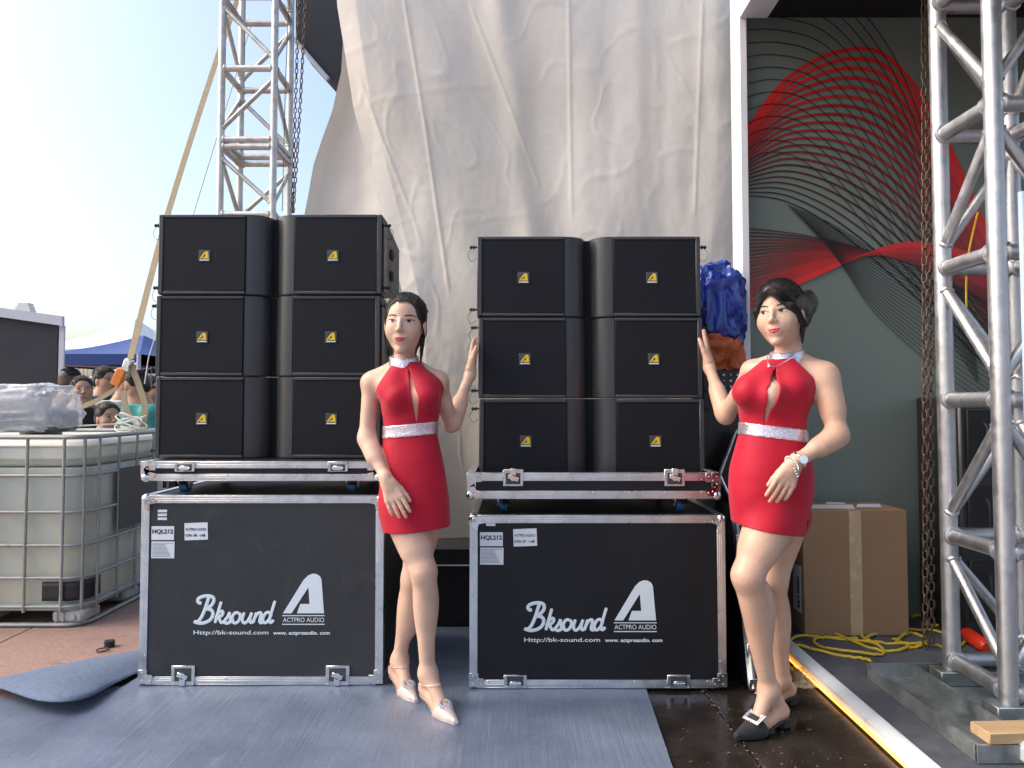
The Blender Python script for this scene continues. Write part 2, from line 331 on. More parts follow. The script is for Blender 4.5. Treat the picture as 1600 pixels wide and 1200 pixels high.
def text_mesh(body, size, bold=0.0, extrude=.0004, width=None):
    cu = bpy.data.curves.new('t', 'FONT'); cu.body = body; cu.size = size; cu.extrude = extrude; cu.offset = bold; cu.resolution_u = 3
    ob = bpy.data.objects.new('t', cu); C.objects.link(ob); dg = bpy.context.evaluated_depsgraph_get(); dg.update()
    me = bpy.data.meshes.new_from_object(ob.evaluated_get(dg)); bpy.data.objects.remove(ob)
    vs = np.array([v.co[:] for v in me.vertices]); lo = vs.min(0); hi = vs.max(0)
    sx = width/(hi[0]-lo[0]) if width else 1
    vs = (vs-[lo[0], lo[1], 0])*[sx, 1, 1]
    fs = [tuple(p.vertices) for p in me.polygons]; bpy.data.meshes.remove(me)
    return vs, fs, vs[:, 1].max()
def put_text(mb, body, x, z, y, size, width=None, bold=0.0, height=None):
    """flat lettering on a plane facing the camera (-Y); x,z = lower left corner"""
    vs, fs, h = text_mesh(body, size, bold, width=width)
    k = height/h if height else 1
    mb.add([(x+v[0], y-v[2], z+v[1]*k) for v in vs], fs)
# ------------------------------------------------------------------ smooth-blended bodies (signed distance field -> one continuous mesh)
def A3(v): return np.array([v[0], v[1], v[2]], float)
def rc(a, b, ra, rb, k=.02): return ('rc', A3(a), A3(b), ra, rb, k)
def el(c, r, k=.02, rot=None, sub=False): return ('sub' if sub else 'el', A3(c), np.array(r, float), np.eye(3) if rot is None else np.array(rot), k)
def tab(rows, k=.03, p=2.3): return ('tab', np.array(sorted(rows), float), p, k)
def smin(a, b, k):
    h = np.clip(.5+.5*(b-a)/k, 0, 1); return b*(1-h)+a*h-k*h*(1-h)
def prim_dist(pr, X, Y, Z):
    t = pr[0]
    if t == 'rc':
        a, b, ra, rb = pr[1:5]; ab = b-a; L2 = max(ab@ab, 1e-9)
        h = np.clip(((X-a[0])*ab[0]+(Y-a[1])*ab[1]+(Z-a[2])*ab[2])/L2, 0, 1)
        return np.sqrt((X-a[0]-h*ab[0])**2+(Y-a[1]-h*ab[1])**2+(Z-a[2]-h*ab[2])**2)-(ra+(rb-ra)*h)
    if t in ('el', 'sub'):
        c, r, M3 = pr[1:4]; x, y, z = X-c[0], Y-c[1], Z-c[2]
        u = (x*M3[0, 0]+y*M3[1, 0]+z*M3[2, 0])/r[0]; v = (x*M3[0, 1]+y*M3[1, 1]+z*M3[2, 1])/r[1]; q = (x*M3[0, 2]+y*M3[1, 2]+z*M3[2, 2])/r[2]
        k0 = np.sqrt(u*u+v*v+q*q)+1e-9; k1 = np.sqrt((u/r[0])**2+(v/r[1])**2+(q/r[2])**2)+1e-9
        return k0*(k0-1)/k1
    if t == 'tab':
        T, p = pr[1], pr[2]; zz = Z[0, 0, :] if Z.ndim == 3 and Z.shape[0] == 1 else Z
        i = lambda j: np.interp(zz, T[:, 0], T[:, j])
        def ss(j):
            z0 = np.linspace(T[0, 0], T[-1, 0], 60); s = np.interp(z0, T[:, 0], T[:, j]); kk = np.array([1, 2, 3, 2, 1])/9
            s2 = np.convolve(np.pad(s, 2, 'edge'), kk, 'valid'); return np.interp(zz, z0, s2)
        x = np.abs(X-ss(1)); y = np.abs(Y-ss(2)); a = ss(3); b = ss(4)
        rho = ((x/a)**p+(y/b)**p)**(1/p)+1e-6; r = np.sqrt(x*x+y*y)
        d = np.where(r > 1e-4, r*(1-1/rho), -np.minimum(a, b)+r*0)
        return np.maximum(d, np.maximum(T[0, 0]-zz, zz-T[-1, 0]))
def prim_bb(pr):
    if pr[0] == 'rc': return np.minimum(pr[1]-pr[3], pr[2]-pr[4]), np.maximum(pr[1]+pr[3], pr[2]+pr[4])
    if pr[0] in ('el', 'sub'):
        m = pr[2].max(); return pr[1]-m, pr[1]+m
    T = pr[1]; return np.array([(T[:, 1]-T[:, 3]).min(), (T[:, 2]-T[:, 4]).min(), T[0, 0]]), np.array([(T[:, 1]+T[:, 3]).max(), (T[:, 2]+T[:, 4]).max(), T[-1, 0]])
def field(prims, lo, hi, h):
    lo = np.array(lo, float); hi = np.array(hi, float); n = np.maximum(np.ceil((hi-lo)/h).astype(int)+1, 3)
    ax = [lo[i]+h*np.arange(n[i]) for i in range(3)]
    D = np.full(n, .2, np.float32)
    for pr in prims:
        b0, b1 = prim_bb(pr); k = pr[-1]; mg = k+3*h+.012
        s = []
        for i in range(3):
            i0 = int(np.searchsorted(ax[i], b0[i]-mg)); i1 = int(np.searchsorted(ax[i], b1[i]+mg)); s.append(slice(i0, i1))
        if any(q.stop <= q.start for q in s): continue
        X = ax[0][s[0]][:, None, None]; Y = ax[1][s[1]][None, :, None]; Z = ax[2][s[2]][None, None, :]
        d = prim_dist(pr, X, Y, Z)
        d = np.broadcast_to(d, D[tuple(s)].shape)
        if pr[0] == 'sub': D[tuple(s)] = -smin(-D[tuple(s)], d, k)
        else: D[tuple(s)] = smin(D[tuple(s)], d, k)
    return D, ax
def surfnet(D, ax, h):
    D = D.copy(); S = D < 0; n = D.shape
    cnt = np.zeros([k-1 for k in n], np.float32); pos = np.zeros([k-1 for k in n]+[3], np.float32)
    def cs(o): return tuple(slice(o[i], n[i]-1+o[i]) for i in range(3))
    corners = [(a, b, c) for a in (0, 1) for b in (0, 1) for c in (0, 1)]
    for c0 in corners:
        for axn in range(3):
            if c0[axn]: continue
            c1 = list(c0); c1[axn] = 1
            d0 = D[cs(c0)]; d1 = D[cs(c1)]; m = (d0 < 0) != (d1 < 0)
            t = np.where(m, d0/(d0-d1+1e-12), 0)
            cnt += m
            for j in range(3):
                pos[..., j] += np.where(m, c0[j]+(t if j == axn else 0), 0)
    act = cnt > 0; idx = -np.ones(act.shape, int); ijk = np.argwhere(act); idx[act] = np.arange(len(ijk))
    org = np.array([a[0] for a in ax]); vs = org+(ijk+pos[act]/cnt[act][:, None])*h
    fs = []
    for axn in range(3):
        o = [a for a in range(3) if a != axn]
        sl0 = [slice(1, n[i]-1) for i in range(3)]; sl1 = list(sl0); sl0[axn] = slice(0, n[axn]-1); sl1[axn] = slice(1, n[axn])
        a = S[tuple(sl0)]; b = S[tuple(sl1)]; e = np.argwhere(a != b)
        if not len(e): continue
        inside = a[tuple(e.T)]
        base = e.copy(); base[:, o[0]] += 1; base[:, o[1]] += 1
        q = []
        for (u, v) in ((-1, -1), (0, -1), (0, 0), (-1, 0)):
            c = base.copy(); c[:, o[0]] += u; c[:, o[1]] += v; q.append(idx[tuple(c.T)])
        q = np.array(q).T
        flip = inside if axn != 1 else ~inside
        q[~flip] = q[~flip][:, ::-1]; fs.append(q)
    return vs, np.concatenate(fs) if fs else np.zeros((0, 4), int)
def sdf_bounds(prims, pad=.02):
    bb = [prim_bb(p) for p in prims if p[0] != 'sub']; return np.min([b[0] for b in bb], 0)-pad, np.max([b[1] for b in bb], 0)+pad
def sdf_mesh(prims, h, offset=0, cuts=None, lo=None, hi=None, relax=1):
    l, u = sdf_bounds(prims, .02+max(offset, 0))
    lo = l if lo is None else np.array(lo); hi = u if hi is None else np.array(hi)
    D, ax = field(prims, lo, hi, h); D = D-offset
    if cuts is not None:
        X = ax[0][:, None, None]; Y = ax[1][None, :, None]; Z = ax[2][None, None, :]
        D = np.maximum(D, cuts(X, Y, Z))
    return surfnet(D, ax, h)
def np_link(name, vs, fs, m, parent=None, angle=60, kind=None):
    off = OFF.get(parent.name, Vector((0, 0, 0))) if parent else Vector((0, 0, 0))
    me = bpy.data.meshes.new(name); me.from_pydata((vs-np.array(off)).tolist(), [], fs.tolist() if hasattr(fs, 'tolist') else fs)
    return link(name, me, m, parent, True, angle, kind, off, fixn=True)
def body_mesh(prims, h, fine):
    """one mesh of the whole body; boxes in `fine` = (lo, hi, h) are meshed finer"""
    vs, fs = sdf_mesh(prims, h); V = [vs]; Fs = []; c = vs[fs].mean(1); keep = np.ones(len(fs), bool)
    for lo, hi, hh in fine:
        lo = np.array(lo); hi = np.array(hi); keep &= ~np.all((c > lo+2*h) & (c < hi-2*h), axis=1)
    Fs.append(fs[keep]); n = len(vs)
    for lo, hi, hh in fine:
        v2, f2 = sdf_mesh(prims, hh, lo=lo, hi=hi); V.append(v2); Fs.append(f2+n); n += len(v2)
    return np.concatenate(V), np.concatenate(Fs)
def unit(v): v = np.array(v, float); return v/np.linalg.norm(v)
def hand(wrist, d, lat, curl=.25, spread=.10, s=1.0, thumb=.6, curls=None):
    """palm and five fingers; d = direction of the fingers, lat = towards the thumb, palm faces n = d x lat or its negative"""
    w_ = A3(wrist); d = unit(d); lat = np.array(lat, float); lat = unit(lat-d*(lat@d)); return w_, d, lat
def hand_prims(wrist, d, lat, palm, curl=(.25, .25, .28, .32), spread=.09, s=1.0, thumb=.6):
    w_ = A3(wrist); d = unit(d); lat = np.array(lat, float); lat = unit(lat-d*(lat@d)); nrm = np.cross(d, lat)
    if nrm@np.array(palm, float) < 0: nrm = -nrm
    out = [rc(w_-d*.01, w_+d*.03*s, .0235*s, .021*s, .02)]; K = []
    for i, (lo, ln) in enumerate(((.030, .068), (.0105, .077), (-.010, .071), (-.029, .055))):
        kn = w_+d*(.086-.004*abs(i-1))*s+lat*lo*s; out.append(rc(w_+d*.02*s+lat*lo*.45*s, kn, .0150*s, .0108*s, .012))
        a = spread*(1.5-i); dr = unit(d*math.cos(a)+lat*math.sin(a)); p = kn
        for j, fr in enumerate((.45, .31, .24)):
            c = curl[i]*(j+.6); dd = unit(dr*math.cos(c)+nrm*math.sin(c)); q = p+dd*ln*fr*s
            out.append(rc(p, q, (.0096, .0086, .0077)[j]*s, (.0086, .0077, .0062)[j]*s, .0022)); p = q
    t0 = w_+d*.018*s+lat*.016*s; t1 = t0+unit(d*math.cos(thumb)+lat*math.sin(thumb)+nrm*.25)*.043*s
    t2 = t1+unit(d*math.cos(thumb*.55)+lat*math.sin(thumb*.55)+nrm*.2)*.032*s; t3 = t2+unit(d*math.cos(thumb*.3)+lat*math.sin(thumb*.3)+nrm*.2)*.026*s
    out += [rc(t0, t1, .0165*s, .0115*s, .012), rc(t1, t2, .0108*s, .0092*s, .003), rc(t2, t3, .0092*s, .0070*s, .003)]
    return out
def head_frame(c, yaw, pitch=0, roll=0, s=1.0):
    """local x = viewer's right when facing the camera, y = out of the face, z = up; yaw>0 turns the face to the picture's left"""
    m = Matrix.Rotation(-yaw, 3, 'Z') @ Matrix.Rotation(roll, 3, 'Y') @ Matrix.Rotation(pitch, 3, 'X')
    B = np.array(m)@np.array([[1, 0, 0], [0, -1, 0], [0, 0, 1]], float)   # face looks to -Y
    c = A3(c)
    return (lambda x, y, z: c+s*(B@np.array([x, y, z], float))), B, s
def field_at(prims, p):
    X, Y, Z = (np.array([[[p[i]]]], float) for i in range(3)); d = .2
    for pr in prims:
        q = float(np.ravel(prim_dist(pr, X, Y, Z))[0]); k = pr[-1]
        d = float(-smin(np.float64(-d), np.float64(q), k)) if pr[0] == 'sub' else float(smin(np.float64(d), np.float64(q), k))
    return d
def face_y(fr, prims, x, z):
    """local depth of the face surface in front of x,z"""
    f = fr[0]; y = .13
    for _ in range(60):
        q = field_at(prims, f(x, y, z))
        if q < .0002: break
        y -= max(.0004, q*.7/fr[2])
    return y
def head_prims(fr, jaw=1.0, full=0.0):
    f, B, s = fr; E = lambda c, r, k=.02, sub=False: el(f(*c), np.array(r)*s, k*s, B, sub)
    j = jaw
    return [E((0, -.012, .034), (.073, .092, .083), .02), E((0, .014, -.026), (.0605*j, .069, .082), .03),
          E((0, .064, -.095), (.017*j, .016, .014), .03), E((.036, .046, -.024), (.024+full, .026, .028), .025), E((-.036, .046, -.024), (.024+full, .026, .028), .025),
          E((.031, .101, .010), (.019, .013, .009), .012, True), E((-.031, .101, .010), (.019, .013, .009), .012, True),
          rc(f(0, .083, .014), f(0, .1000, -.020), .0055*s, .0082*s, .013*s), rc(f(-.0095, .0905, -.0245), f(.0095, .0905, -.0245), .0062*s, .0062*s, .008*s),
          E((0, .074, -.056), (.022, .011, .017), .014),
          E((.073, -.008, -.008), (.008, .017, .029), .008), E((-.073, -.008, -.008), (.008, .017, .029), .008)]
def face_parts(root, fr, hp, gaze=0.0, smile=.003, lipm='lips'):
    f, B, s = fr; Y = lambda x, z: face_y(fr, hp, x, z)
    def on(x, z, o=0.0): return f(x, Y(x, z)+o, z)
    for sx in (-1, 1):
        ex = sx*.031; ez = .0105; n = 14; vs = []
        for k in range(n):       # almond-shaped eye opening, slightly domed
            a = 2*math.pi*k/n; vs.append(on(ex+.0142*math.cos(a), ez+.0050*math.sin(a)*(1-.3*abs(math.cos(a)))+sx*.0016*math.cos(a), .0006))
        vs.append(on(ex, ez, .0022)); eo = MB().add(vs, [(k, (k+1) % n, n) for k in range(n)]).build('eye', 'white_eye', root)
        vs = [on(ex+gaze+.0068*math.cos(2*math.pi*k/10), ez+.0004+.0052*math.sin(2*math.pi*k/10), .0026) for k in range(10)]+[on(ex+gaze, ez+.0004, .0034)]
        MB().add(vs, [(k, (k+1) % 10, 10) for k in range(10)]).build('iris', 'iris', eo)
        MB().tube([on(ex-sx*.0155, ez-.0012, .001), on(ex-sx*.008, ez+.0042, .002), on(ex, ez+.0060, .0026), on(ex+sx*.009, ez+.0052, .002), on(ex+sx*.0185, ez+.0032, .001)], [.0008*s, .0014*s, .0017*s, .0019*s, .0010*s], 5).build('eyelashes', 'brow', root)
        MB().tube([on(ex-sx*.0155, .0290), on(ex-sx*.005, .0318), on(ex+sx*.008, .0330), on(ex+sx*.021, .0285)], [.0022*s, .0029*s, .0026*s, .0010*s], 6).build('eyebrow', 'brow', root)
    up = [(-.0225, -.0535+smile), (-.0115, -.0530), (-.004, -.0520), (0, -.0528), (.004, -.0520), (.0115, -.0530), (.0225, -.0535+smile)]; ru = (.0010, .0028, .0034, .0032, .0034, .0028, .0010)
    lo = [(-.0215, -.0545+smile), (-.011, -.0594), (0, -.0612), (.011, -.0594), (.0215, -.0545+smile)]; rl = (.0010, .0034, .0044, .0034, .0010)
    pr = []
    for L_, r in ((up, ru), (lo, rl)):
        q = [on(x, z, -r[i]*.25) for i, (x, z) in enumerate(L_)]
        for i in range(len(q)-1): pr.append(rc(q[i], q[i+1], r[i]*s, r[i+1]*s, .0012))
    vs, fs = sdf_mesh(pr, .0013); np_link('lips', vs, fs, lipm, root)
# ================================================================== SETTING
# plaza of red granite tiles
pl = struct(MB().span((-60, -60, -.06), (60, 140, -.034)).build('plaza', 'joint'))
tile_me = None; TW = .8
tm = [MB().box((0, 0, 0), (TW-.008, TW-.008, .03), .002) for _ in range(1)][0]
tile0 = tm.build('paving_tile', 'granite', pl)
k = 0
for ix in range(-11, 1):
    for iy in range(0, 16):
        x = -.55+ix*TW-.4*0; y = 2.1+iy*TW
        if ix > -2 and iy > 3: continue
        o = tile0 if k == 0 else tile0.copy()
        if k: C.objects.link(o); o.parent = pl
        o.location = (x, y, -.016+random.uniform(-.0015, .0015)); k += 1
far = struct(MB().span((-60, 14.9, -.033), (60, 140, -.012)).build('far_pavement', 'granite'))
struct(MB().span((-60, -60, -.033), (60, -3.05, -.012)).build('near_pavement', 'granite'))
# black film-faced plywood deck: three sheets with open joints
deck = struct(MB().span((-1.75, -3, -.030), (1.27, 3.9, -.0135)).build('deck', 'joint'))
def sheet(poly, z0, z1):
    return MB().prism([(x, y, z0) for x, y in poly], (0, 0, z1-z0))
j0 = G(1095, 1075); j1 = G(1190, 1200); sl = (j1.x-j0.x)/(j1.y-j0.y)
jx = lambda y: j0.x+sl*(y-j0.y)
sheet([(-1.74, -3), (jx(-3)-.003, -3), (jx(3.89)-.003, 3.89), (-1.74, 3.89)], -.013, 0).build('plywood_sheet', 'ply', deck)
sheet([(jx(-3)+.003, -3), (1.262, -3), (1.262, 2.745), (jx(2.745)+.003, 2.745)], -.013, .001).build('plywood_sheet', 'ply', deck)
sheet([(jx(2.751)+.003, 2.751), (1.262, 2.751), (1.262, 3.89), (jx(3.89)+.003, 3.89)], -.013, -.0005).build('plywood_sheet', 'ply', deck)
# carpet runner under film
ce0 = G(1008, 1075); ce1 = G(1050, 1200); cs = (ce1.x-ce0.x)/(ce1.y-ce0.y); cx = lambda y: ce0.x+cs*(y-ce0.y)
s0 = G(215, 1062); s1 = G(0, 1196)
def wob(x, y): return .0022*mnoise.noise(Vector((x*5, y*2.2, 3)))+.0012*mnoise.noise(Vector((x*14, y*7, 1)))
yl = lambda y: s0.x+(s1.x-s0.x)*(y-s0.y)/(s1.y-s0.y)
def runner(u, v):
    y = -1.5+v*5.30; xl = yl(y) if y < s0.y else s0.x+.0*(y-s0.y); xr = cx(y); x = xl+(xr-xl)*u; return (x, y, .010+wob(x, y))
rn = MB().grid(runner, 80, 120).build('carpet_runner', 'film_carpet'); struct(rn)
def runner2(u, v):
    y = -1.5+v*(4.68-.02); xr = min(yl(y)+.06, s0.x+.05); x = -3.6+(xr+3.6)*u
    yy = y; lim = G(0, 1100).y+(x+2.2)*.30
    yy = min(y, lim) if y > lim-.0 else y
    return (x, yy, .004+wob(x+3, y)*.8)
struct(MB().grid(runner2, 50, 90).build('carpet', 'film_carpet'))
# curled-up felt corner
ft = [(G(-60, 1072), G(-60, 1068)), ]
top = catmull([G(-60, 1076, .02), G(0, 1064, .02), G(70, 1048, .015), G(150, 1032, .012), G(222, 1019, .012), G(260, 1012, .012)], 8)
bot = catmull([G(-60, 1062, .05), G(0, 1076, .05), G(55, 1094, .055), G(100, 1097, .06), G(140, 1089, .05), G(180, 1068, .03), G(222, 1050, .014), G(260, 1046, .012)], 8)
def flap(u, v):
    i = u*(len(top)-1); j = u*(len(bot)-1)
    def at(L, t):
        a = int(min(t, len(L)-2)); return L[a].lerp(L[a+1], t-a)
    a = at(top, i); b = at(bot, j); p = a.lerp(b, v); p.z += .035*math.sin(math.pi*v)*math.sin(math.pi*min(1, u*1.1))+.01*(1-v); return p
fm = MB().grid(flap, 60, 12)
fl = tag(fm.build('carpet_flap', 'felt'), 'loose blue grey felt carpet edge curling up over the red granite paving', 'carpet')
md = fl.modifiers.new('thick', 'SOLIDIFY'); md.thickness = .004
# raised booth floor with grey carpet
struct(MB().span((1.335, -3, -.012), (6, 3.9, .05), .004).build('booth_floor', 'booth_carpet'))
# white aluminium edging with an LED rope in its foot
ed = thing('edge_strip', 'white metal edging strip along the raised booth floor with warm glowing side', 'edging', (1.3, 1, 0))
MB().prism([(1.285, -3, .0), (1.334, -3, .0), (1.334, -3, .058), (1.318, -3, .060), (1.285, -3, .045)], (0, 6.88, 0)).build('profile', 'white_metal', ed)
lr = MB().tube([(1.2755, y, .012) for y in np.linspace(-3, 3.86, 60)], .0042, 8).build('light_rope', 'led'); tag(lr, 'thin warm yellow light rope glowing along the foot of the white edging', 'light rope')
# ------------------------------------------------------------------ booth: printed wall, white post, beam, roof
WY = 3.84
bw = thing('booth_wall', 'grey green booth wall printed with swirling red and black line waves', 'wall', (2.6, WY, 0))
MB().span((1.262, WY, -.03), (4.4, WY+.06, 3.6)).build('panel', 'wallprint', bw)
def px_wall(p, dy=.002): return P(p[0], p[1], WY-dy)
def ribbon(mb, pts, w0, w1, dy):
    q = catmull([px_wall(p, dy) for p in pts], 9); n = len(q); vs = []
    for i, p in enumerate(q):
        t = (q[min(i+1, n-1)]-q[max(i-1, 0)]).normalized(); nn = Vector((-t.z, 0, t.x)); wd = (w0+(w1-w0)*i/(n-1))/2
        vs += [p+nn*wd, p-nn*wd]
    ok = [i for i in range(n) if 1.262 < q[i].x < 4.3 and q[i].z > .06]
    mb.add(vs, [(2*i, 2*i+1, 2*i+3, 2*i+2) for i in range(n-1) if i in ok and i+1 in ok])
def family(T, B, n, c0, c1, w0, w1, dy, gam=1.0):
    ms = {}
    for i in range(n):
        t = (i/(n-1))**gam; c = int(round(c0+(c1-c0)*t)); mb = ms.setdefault(c, MB())
        pts = [(a[0]+(b[0]-a[0])*t, a[1]+(b[1]-a[1])*t) for a, b in zip(T, B)]
        ribbon(mb, pts, w0[0]+(w0[1]-w0[0])*t, w1[0]+(w1[1]-w1[0])*t, dy+i*.00006)
    for c, mb in ms.items(): mb.build('printed_lines', 'line%d' % c, bw, smooth=False)
T1 = [(1158, 214), (1220, 132), (1280, 92), (1340, 76), (1388, 90), (1444, 156), (1488, 240), (1545, 372), (1620, 560)]
B1 = [(1158, 305), (1220, 312), (1280, 340), (1340, 384), (1400, 436), (1444, 476), (1500, 530), (1560, 590), (1620, 650)]
family(T1, B1, 21, 0, 5, (.016, .005), (.034, .010), .004)
T2 = [(1158, -60), (1230, -50), (1310, -20), (1380, 60), (1420, 140), (1450, 230), (1485, 380), (1520, 520)]
B2 = [(1158, 262), (1190, 240), (1230, 240), (1270, 262), (1320, 312), (1380, 390), (1450, 480), (1530, 600)]
family(T2, B2, 16, 5, 5, (.004, .004), (.0045, .004), .0065)
T3 = [(1158, 356), (1220, 362), (1290, 374), (1380, 398), (1450, 424), (1530, 470), (1610, 520)]
B3 = [(1158, 488), (1230, 452), (1290, 424), (1350, 398), (1420, 380), (1500, 392), (1610, 430)]
family(T3, B3, 22, 4, 0, (.006, .012), (.006, .016), .0085)
T4 = [(1230, 320), (1300, 350), (1380, 400), (1440, 425), (1500, 450), (1560, 490), (1620, 560)]
B4 = [(1290, 380), (1320, 420), (1360, 480), (1410, 530), (1470, 580), (1540, 630), (1620, 680)]
family(T4, B4, 20, 5, 5, (.004, .004), (.005, .004), .011)
wp = thing('booth_post', 'slim white vertical post between the white tarp and the printed wall', 'post', (1.24, WY, 0))
MB().span((1.222, WY-.10, -.02), (1.261, WY+.06, 3.6), .003).build('post_body', 'white_paint', wp)
bmz = P(1180, 29, 3.74).z
bm_ = thing('booth_beam', 'white boxed beam running overhead from the top of the slim white post', 'beam', (1.3, 3.0, bmz))
MB().span((1.2225, -.5, bmz), (1.372, WY-.102, bmz+.30), .003).build('beam_body', 'white_paint', bm_)
rf = thing('booth_roof', 'dark ceiling of the booth above the printed wall', 'roof', (3, 2, bmz+.1))
MB().span((1.374, -.5, bmz+.06), (4.4, WY-.002, bmz+.14)).build('ceiling_panel', 'black', rf)
# black riser behind the cases: solid black body closing the gap below the tarp
rs = thing('gap_infill', 'black riser in the dark gap between the two cases below the tarp', 'infill', (.2, 3.85, 0))
MB().span((-1.0, 3.82, .001), (1.20, 5.2, .415), .004).build('body', 'black', rs)
MB().span((-1.0, 3.812, .325), (1.20, 3.819, .331)).build('trim', 'alu', rs)
# ------------------------------------------------------------------ white tarp curtain (two overlapping sheets)
def tarp_front(u, v):
    z = 5.0-v*(5.0-.372); # left edge drifts right on the way down
    pl_ = [(5.0, 495), (3.55, 520), (2.95, 545), (2.2, 600), (1.8, 628), (1.2, 660), (.372, 690)]
    zz = [a for a, b in pl_][::-1]; xx = [b for a, b in pl_][::-1]
    D0 = 4.12; xl = (np.interp(z, zz, xx)-800)/F*D0; xr = 1.335+.02*math.sin(z*3)
    if z < 1.9: xl = min(xl, -.6)
    x = xl+(xr-xl)*u
    s = max(0, min(1, (x-.1)/.5))
    y = D0+s*(.012*math.sin(x*9+1.6*mnoise.noise(Vector((x*.8, z*.7, 6))))+.010*mnoise.noise(Vector((x*5, z*.7, 12)))+.003*mnoise.noise(Vector((x*14, z*5, 5))))
    dg = x*1.0+z*.42
    y += (1-s)*(.030*math.sin(dg*5.5+1)+.006*math.sin(dg*15+z))
    y += .045*mnoise.noise(Vector((x*1.2, z*.6, 2)))+.010*mnoise.noise(Vector((x*6, z*1.6, 7)))+.0026*mnoise.noise(Vector((x*8+z*3, z*5, 4)))+.0012*mnoise.noise(Vector((x*27, z*24, 4)))
    ck = abs(mnoise.noise(Vector((x*3.1+z*1.9, z*2.6-x, 11)))); y -= .0028*max(0, 1-ck*14)
    y -= .035*math.exp(-((x-(.10-.12*(z-2.2)))/.09)**2)*max(0, min(1, (z-1.6)*2))
    for (xa_, ya_, xb_, yb_, am) in ((632, 0, 665, 200, .012), (665, 200, 700, 450, .012), (736, 10, 790, 150, .012), (790, 150, 842, 285, .010), (560, 120, 640, 330, .009), (888, 0, 893, 330, .010), (1098, 0, 1085, 330, .009), (575, 160, 760, 130, .005), (690, 350, 860, 330, .004)):
        A_ = P(xa_, ya_, 4.12); B_ = P(xb_, yb_, 4.12); dx_, dz_ = B_.x-A_.x, B_.z-A_.z; L_ = math.hypot(dx_, dz_); tt = ((x-A_.x)*dx_+(z-A_.z)*dz_)/(L_*L_)
        if -.05 < tt < 1.05: y -= .5*am*math.exp(-((((x-A_.x)*-dz_+(z-A_.z)*dx_)/L_)/.011)**2)*min(1, (tt+.05)*12, (1.05-tt)*12)
    y += .10*max(0, .05-u)/.05*.3
    return (x, y, z)
t1 = MB().grid(tarp_front, 340, 300).build('tarp_sheet', 'tarp', angle=180); tag(t1, 'large wrinkled off white tarp hanging behind both speaker stacks', 'tarp')
def tarp_back(u, v):
    z = 4.2-v*(4.2-.5)
    zz = [.5, 1.9, 2.32, 2.7, 3.05, 3.3, 4.2]; xx = [468, 468, 470, 488, 516, 528, 540]
    D0 = 4.45; xl = (np.interp(z, zz, xx)-800)/F*D0; xr = .2
    x = xl+(xr-xl)*u
    y = D0+.05*math.sin(x*7-z*1.2)+.03*mnoise.noise(Vector((x*3, z*1.6, 5)))+.010*mnoise.noise(Vector((x*9, z*6, 8)))-.12*math.exp(-((u)/.03)**2)*.3
    return (x, y, z)
t2 = MB().grid(tarp_back, 110, 150).build('tarp_sheet', 'tarp', angle=180); tag(t2, 'paler tarp flap between the left truss tower and the big hanging tarp', 'tarp')
gr = None
# black overhead roof panel at the upper left of the tarp
rp = thing('roof_panel', 'black overhead panel edge beside the top of the left truss tower', 'panel', P(490, 40, 5.9))
pts = [P(462, -60, 5.9), P(462, 66, 5.9), P(512, 122, 5.9), P(600, 140, 5.9), P(600, -60, 5.9)]
MB().prism(pts, (0, .5, .04)).build('panel_body', 'navy', rp)
MB().tube([P(458, 60, 5.88), P(513, 124, 5.88)], .02, 6).build('edge_trim', 'grey_frame', rp)
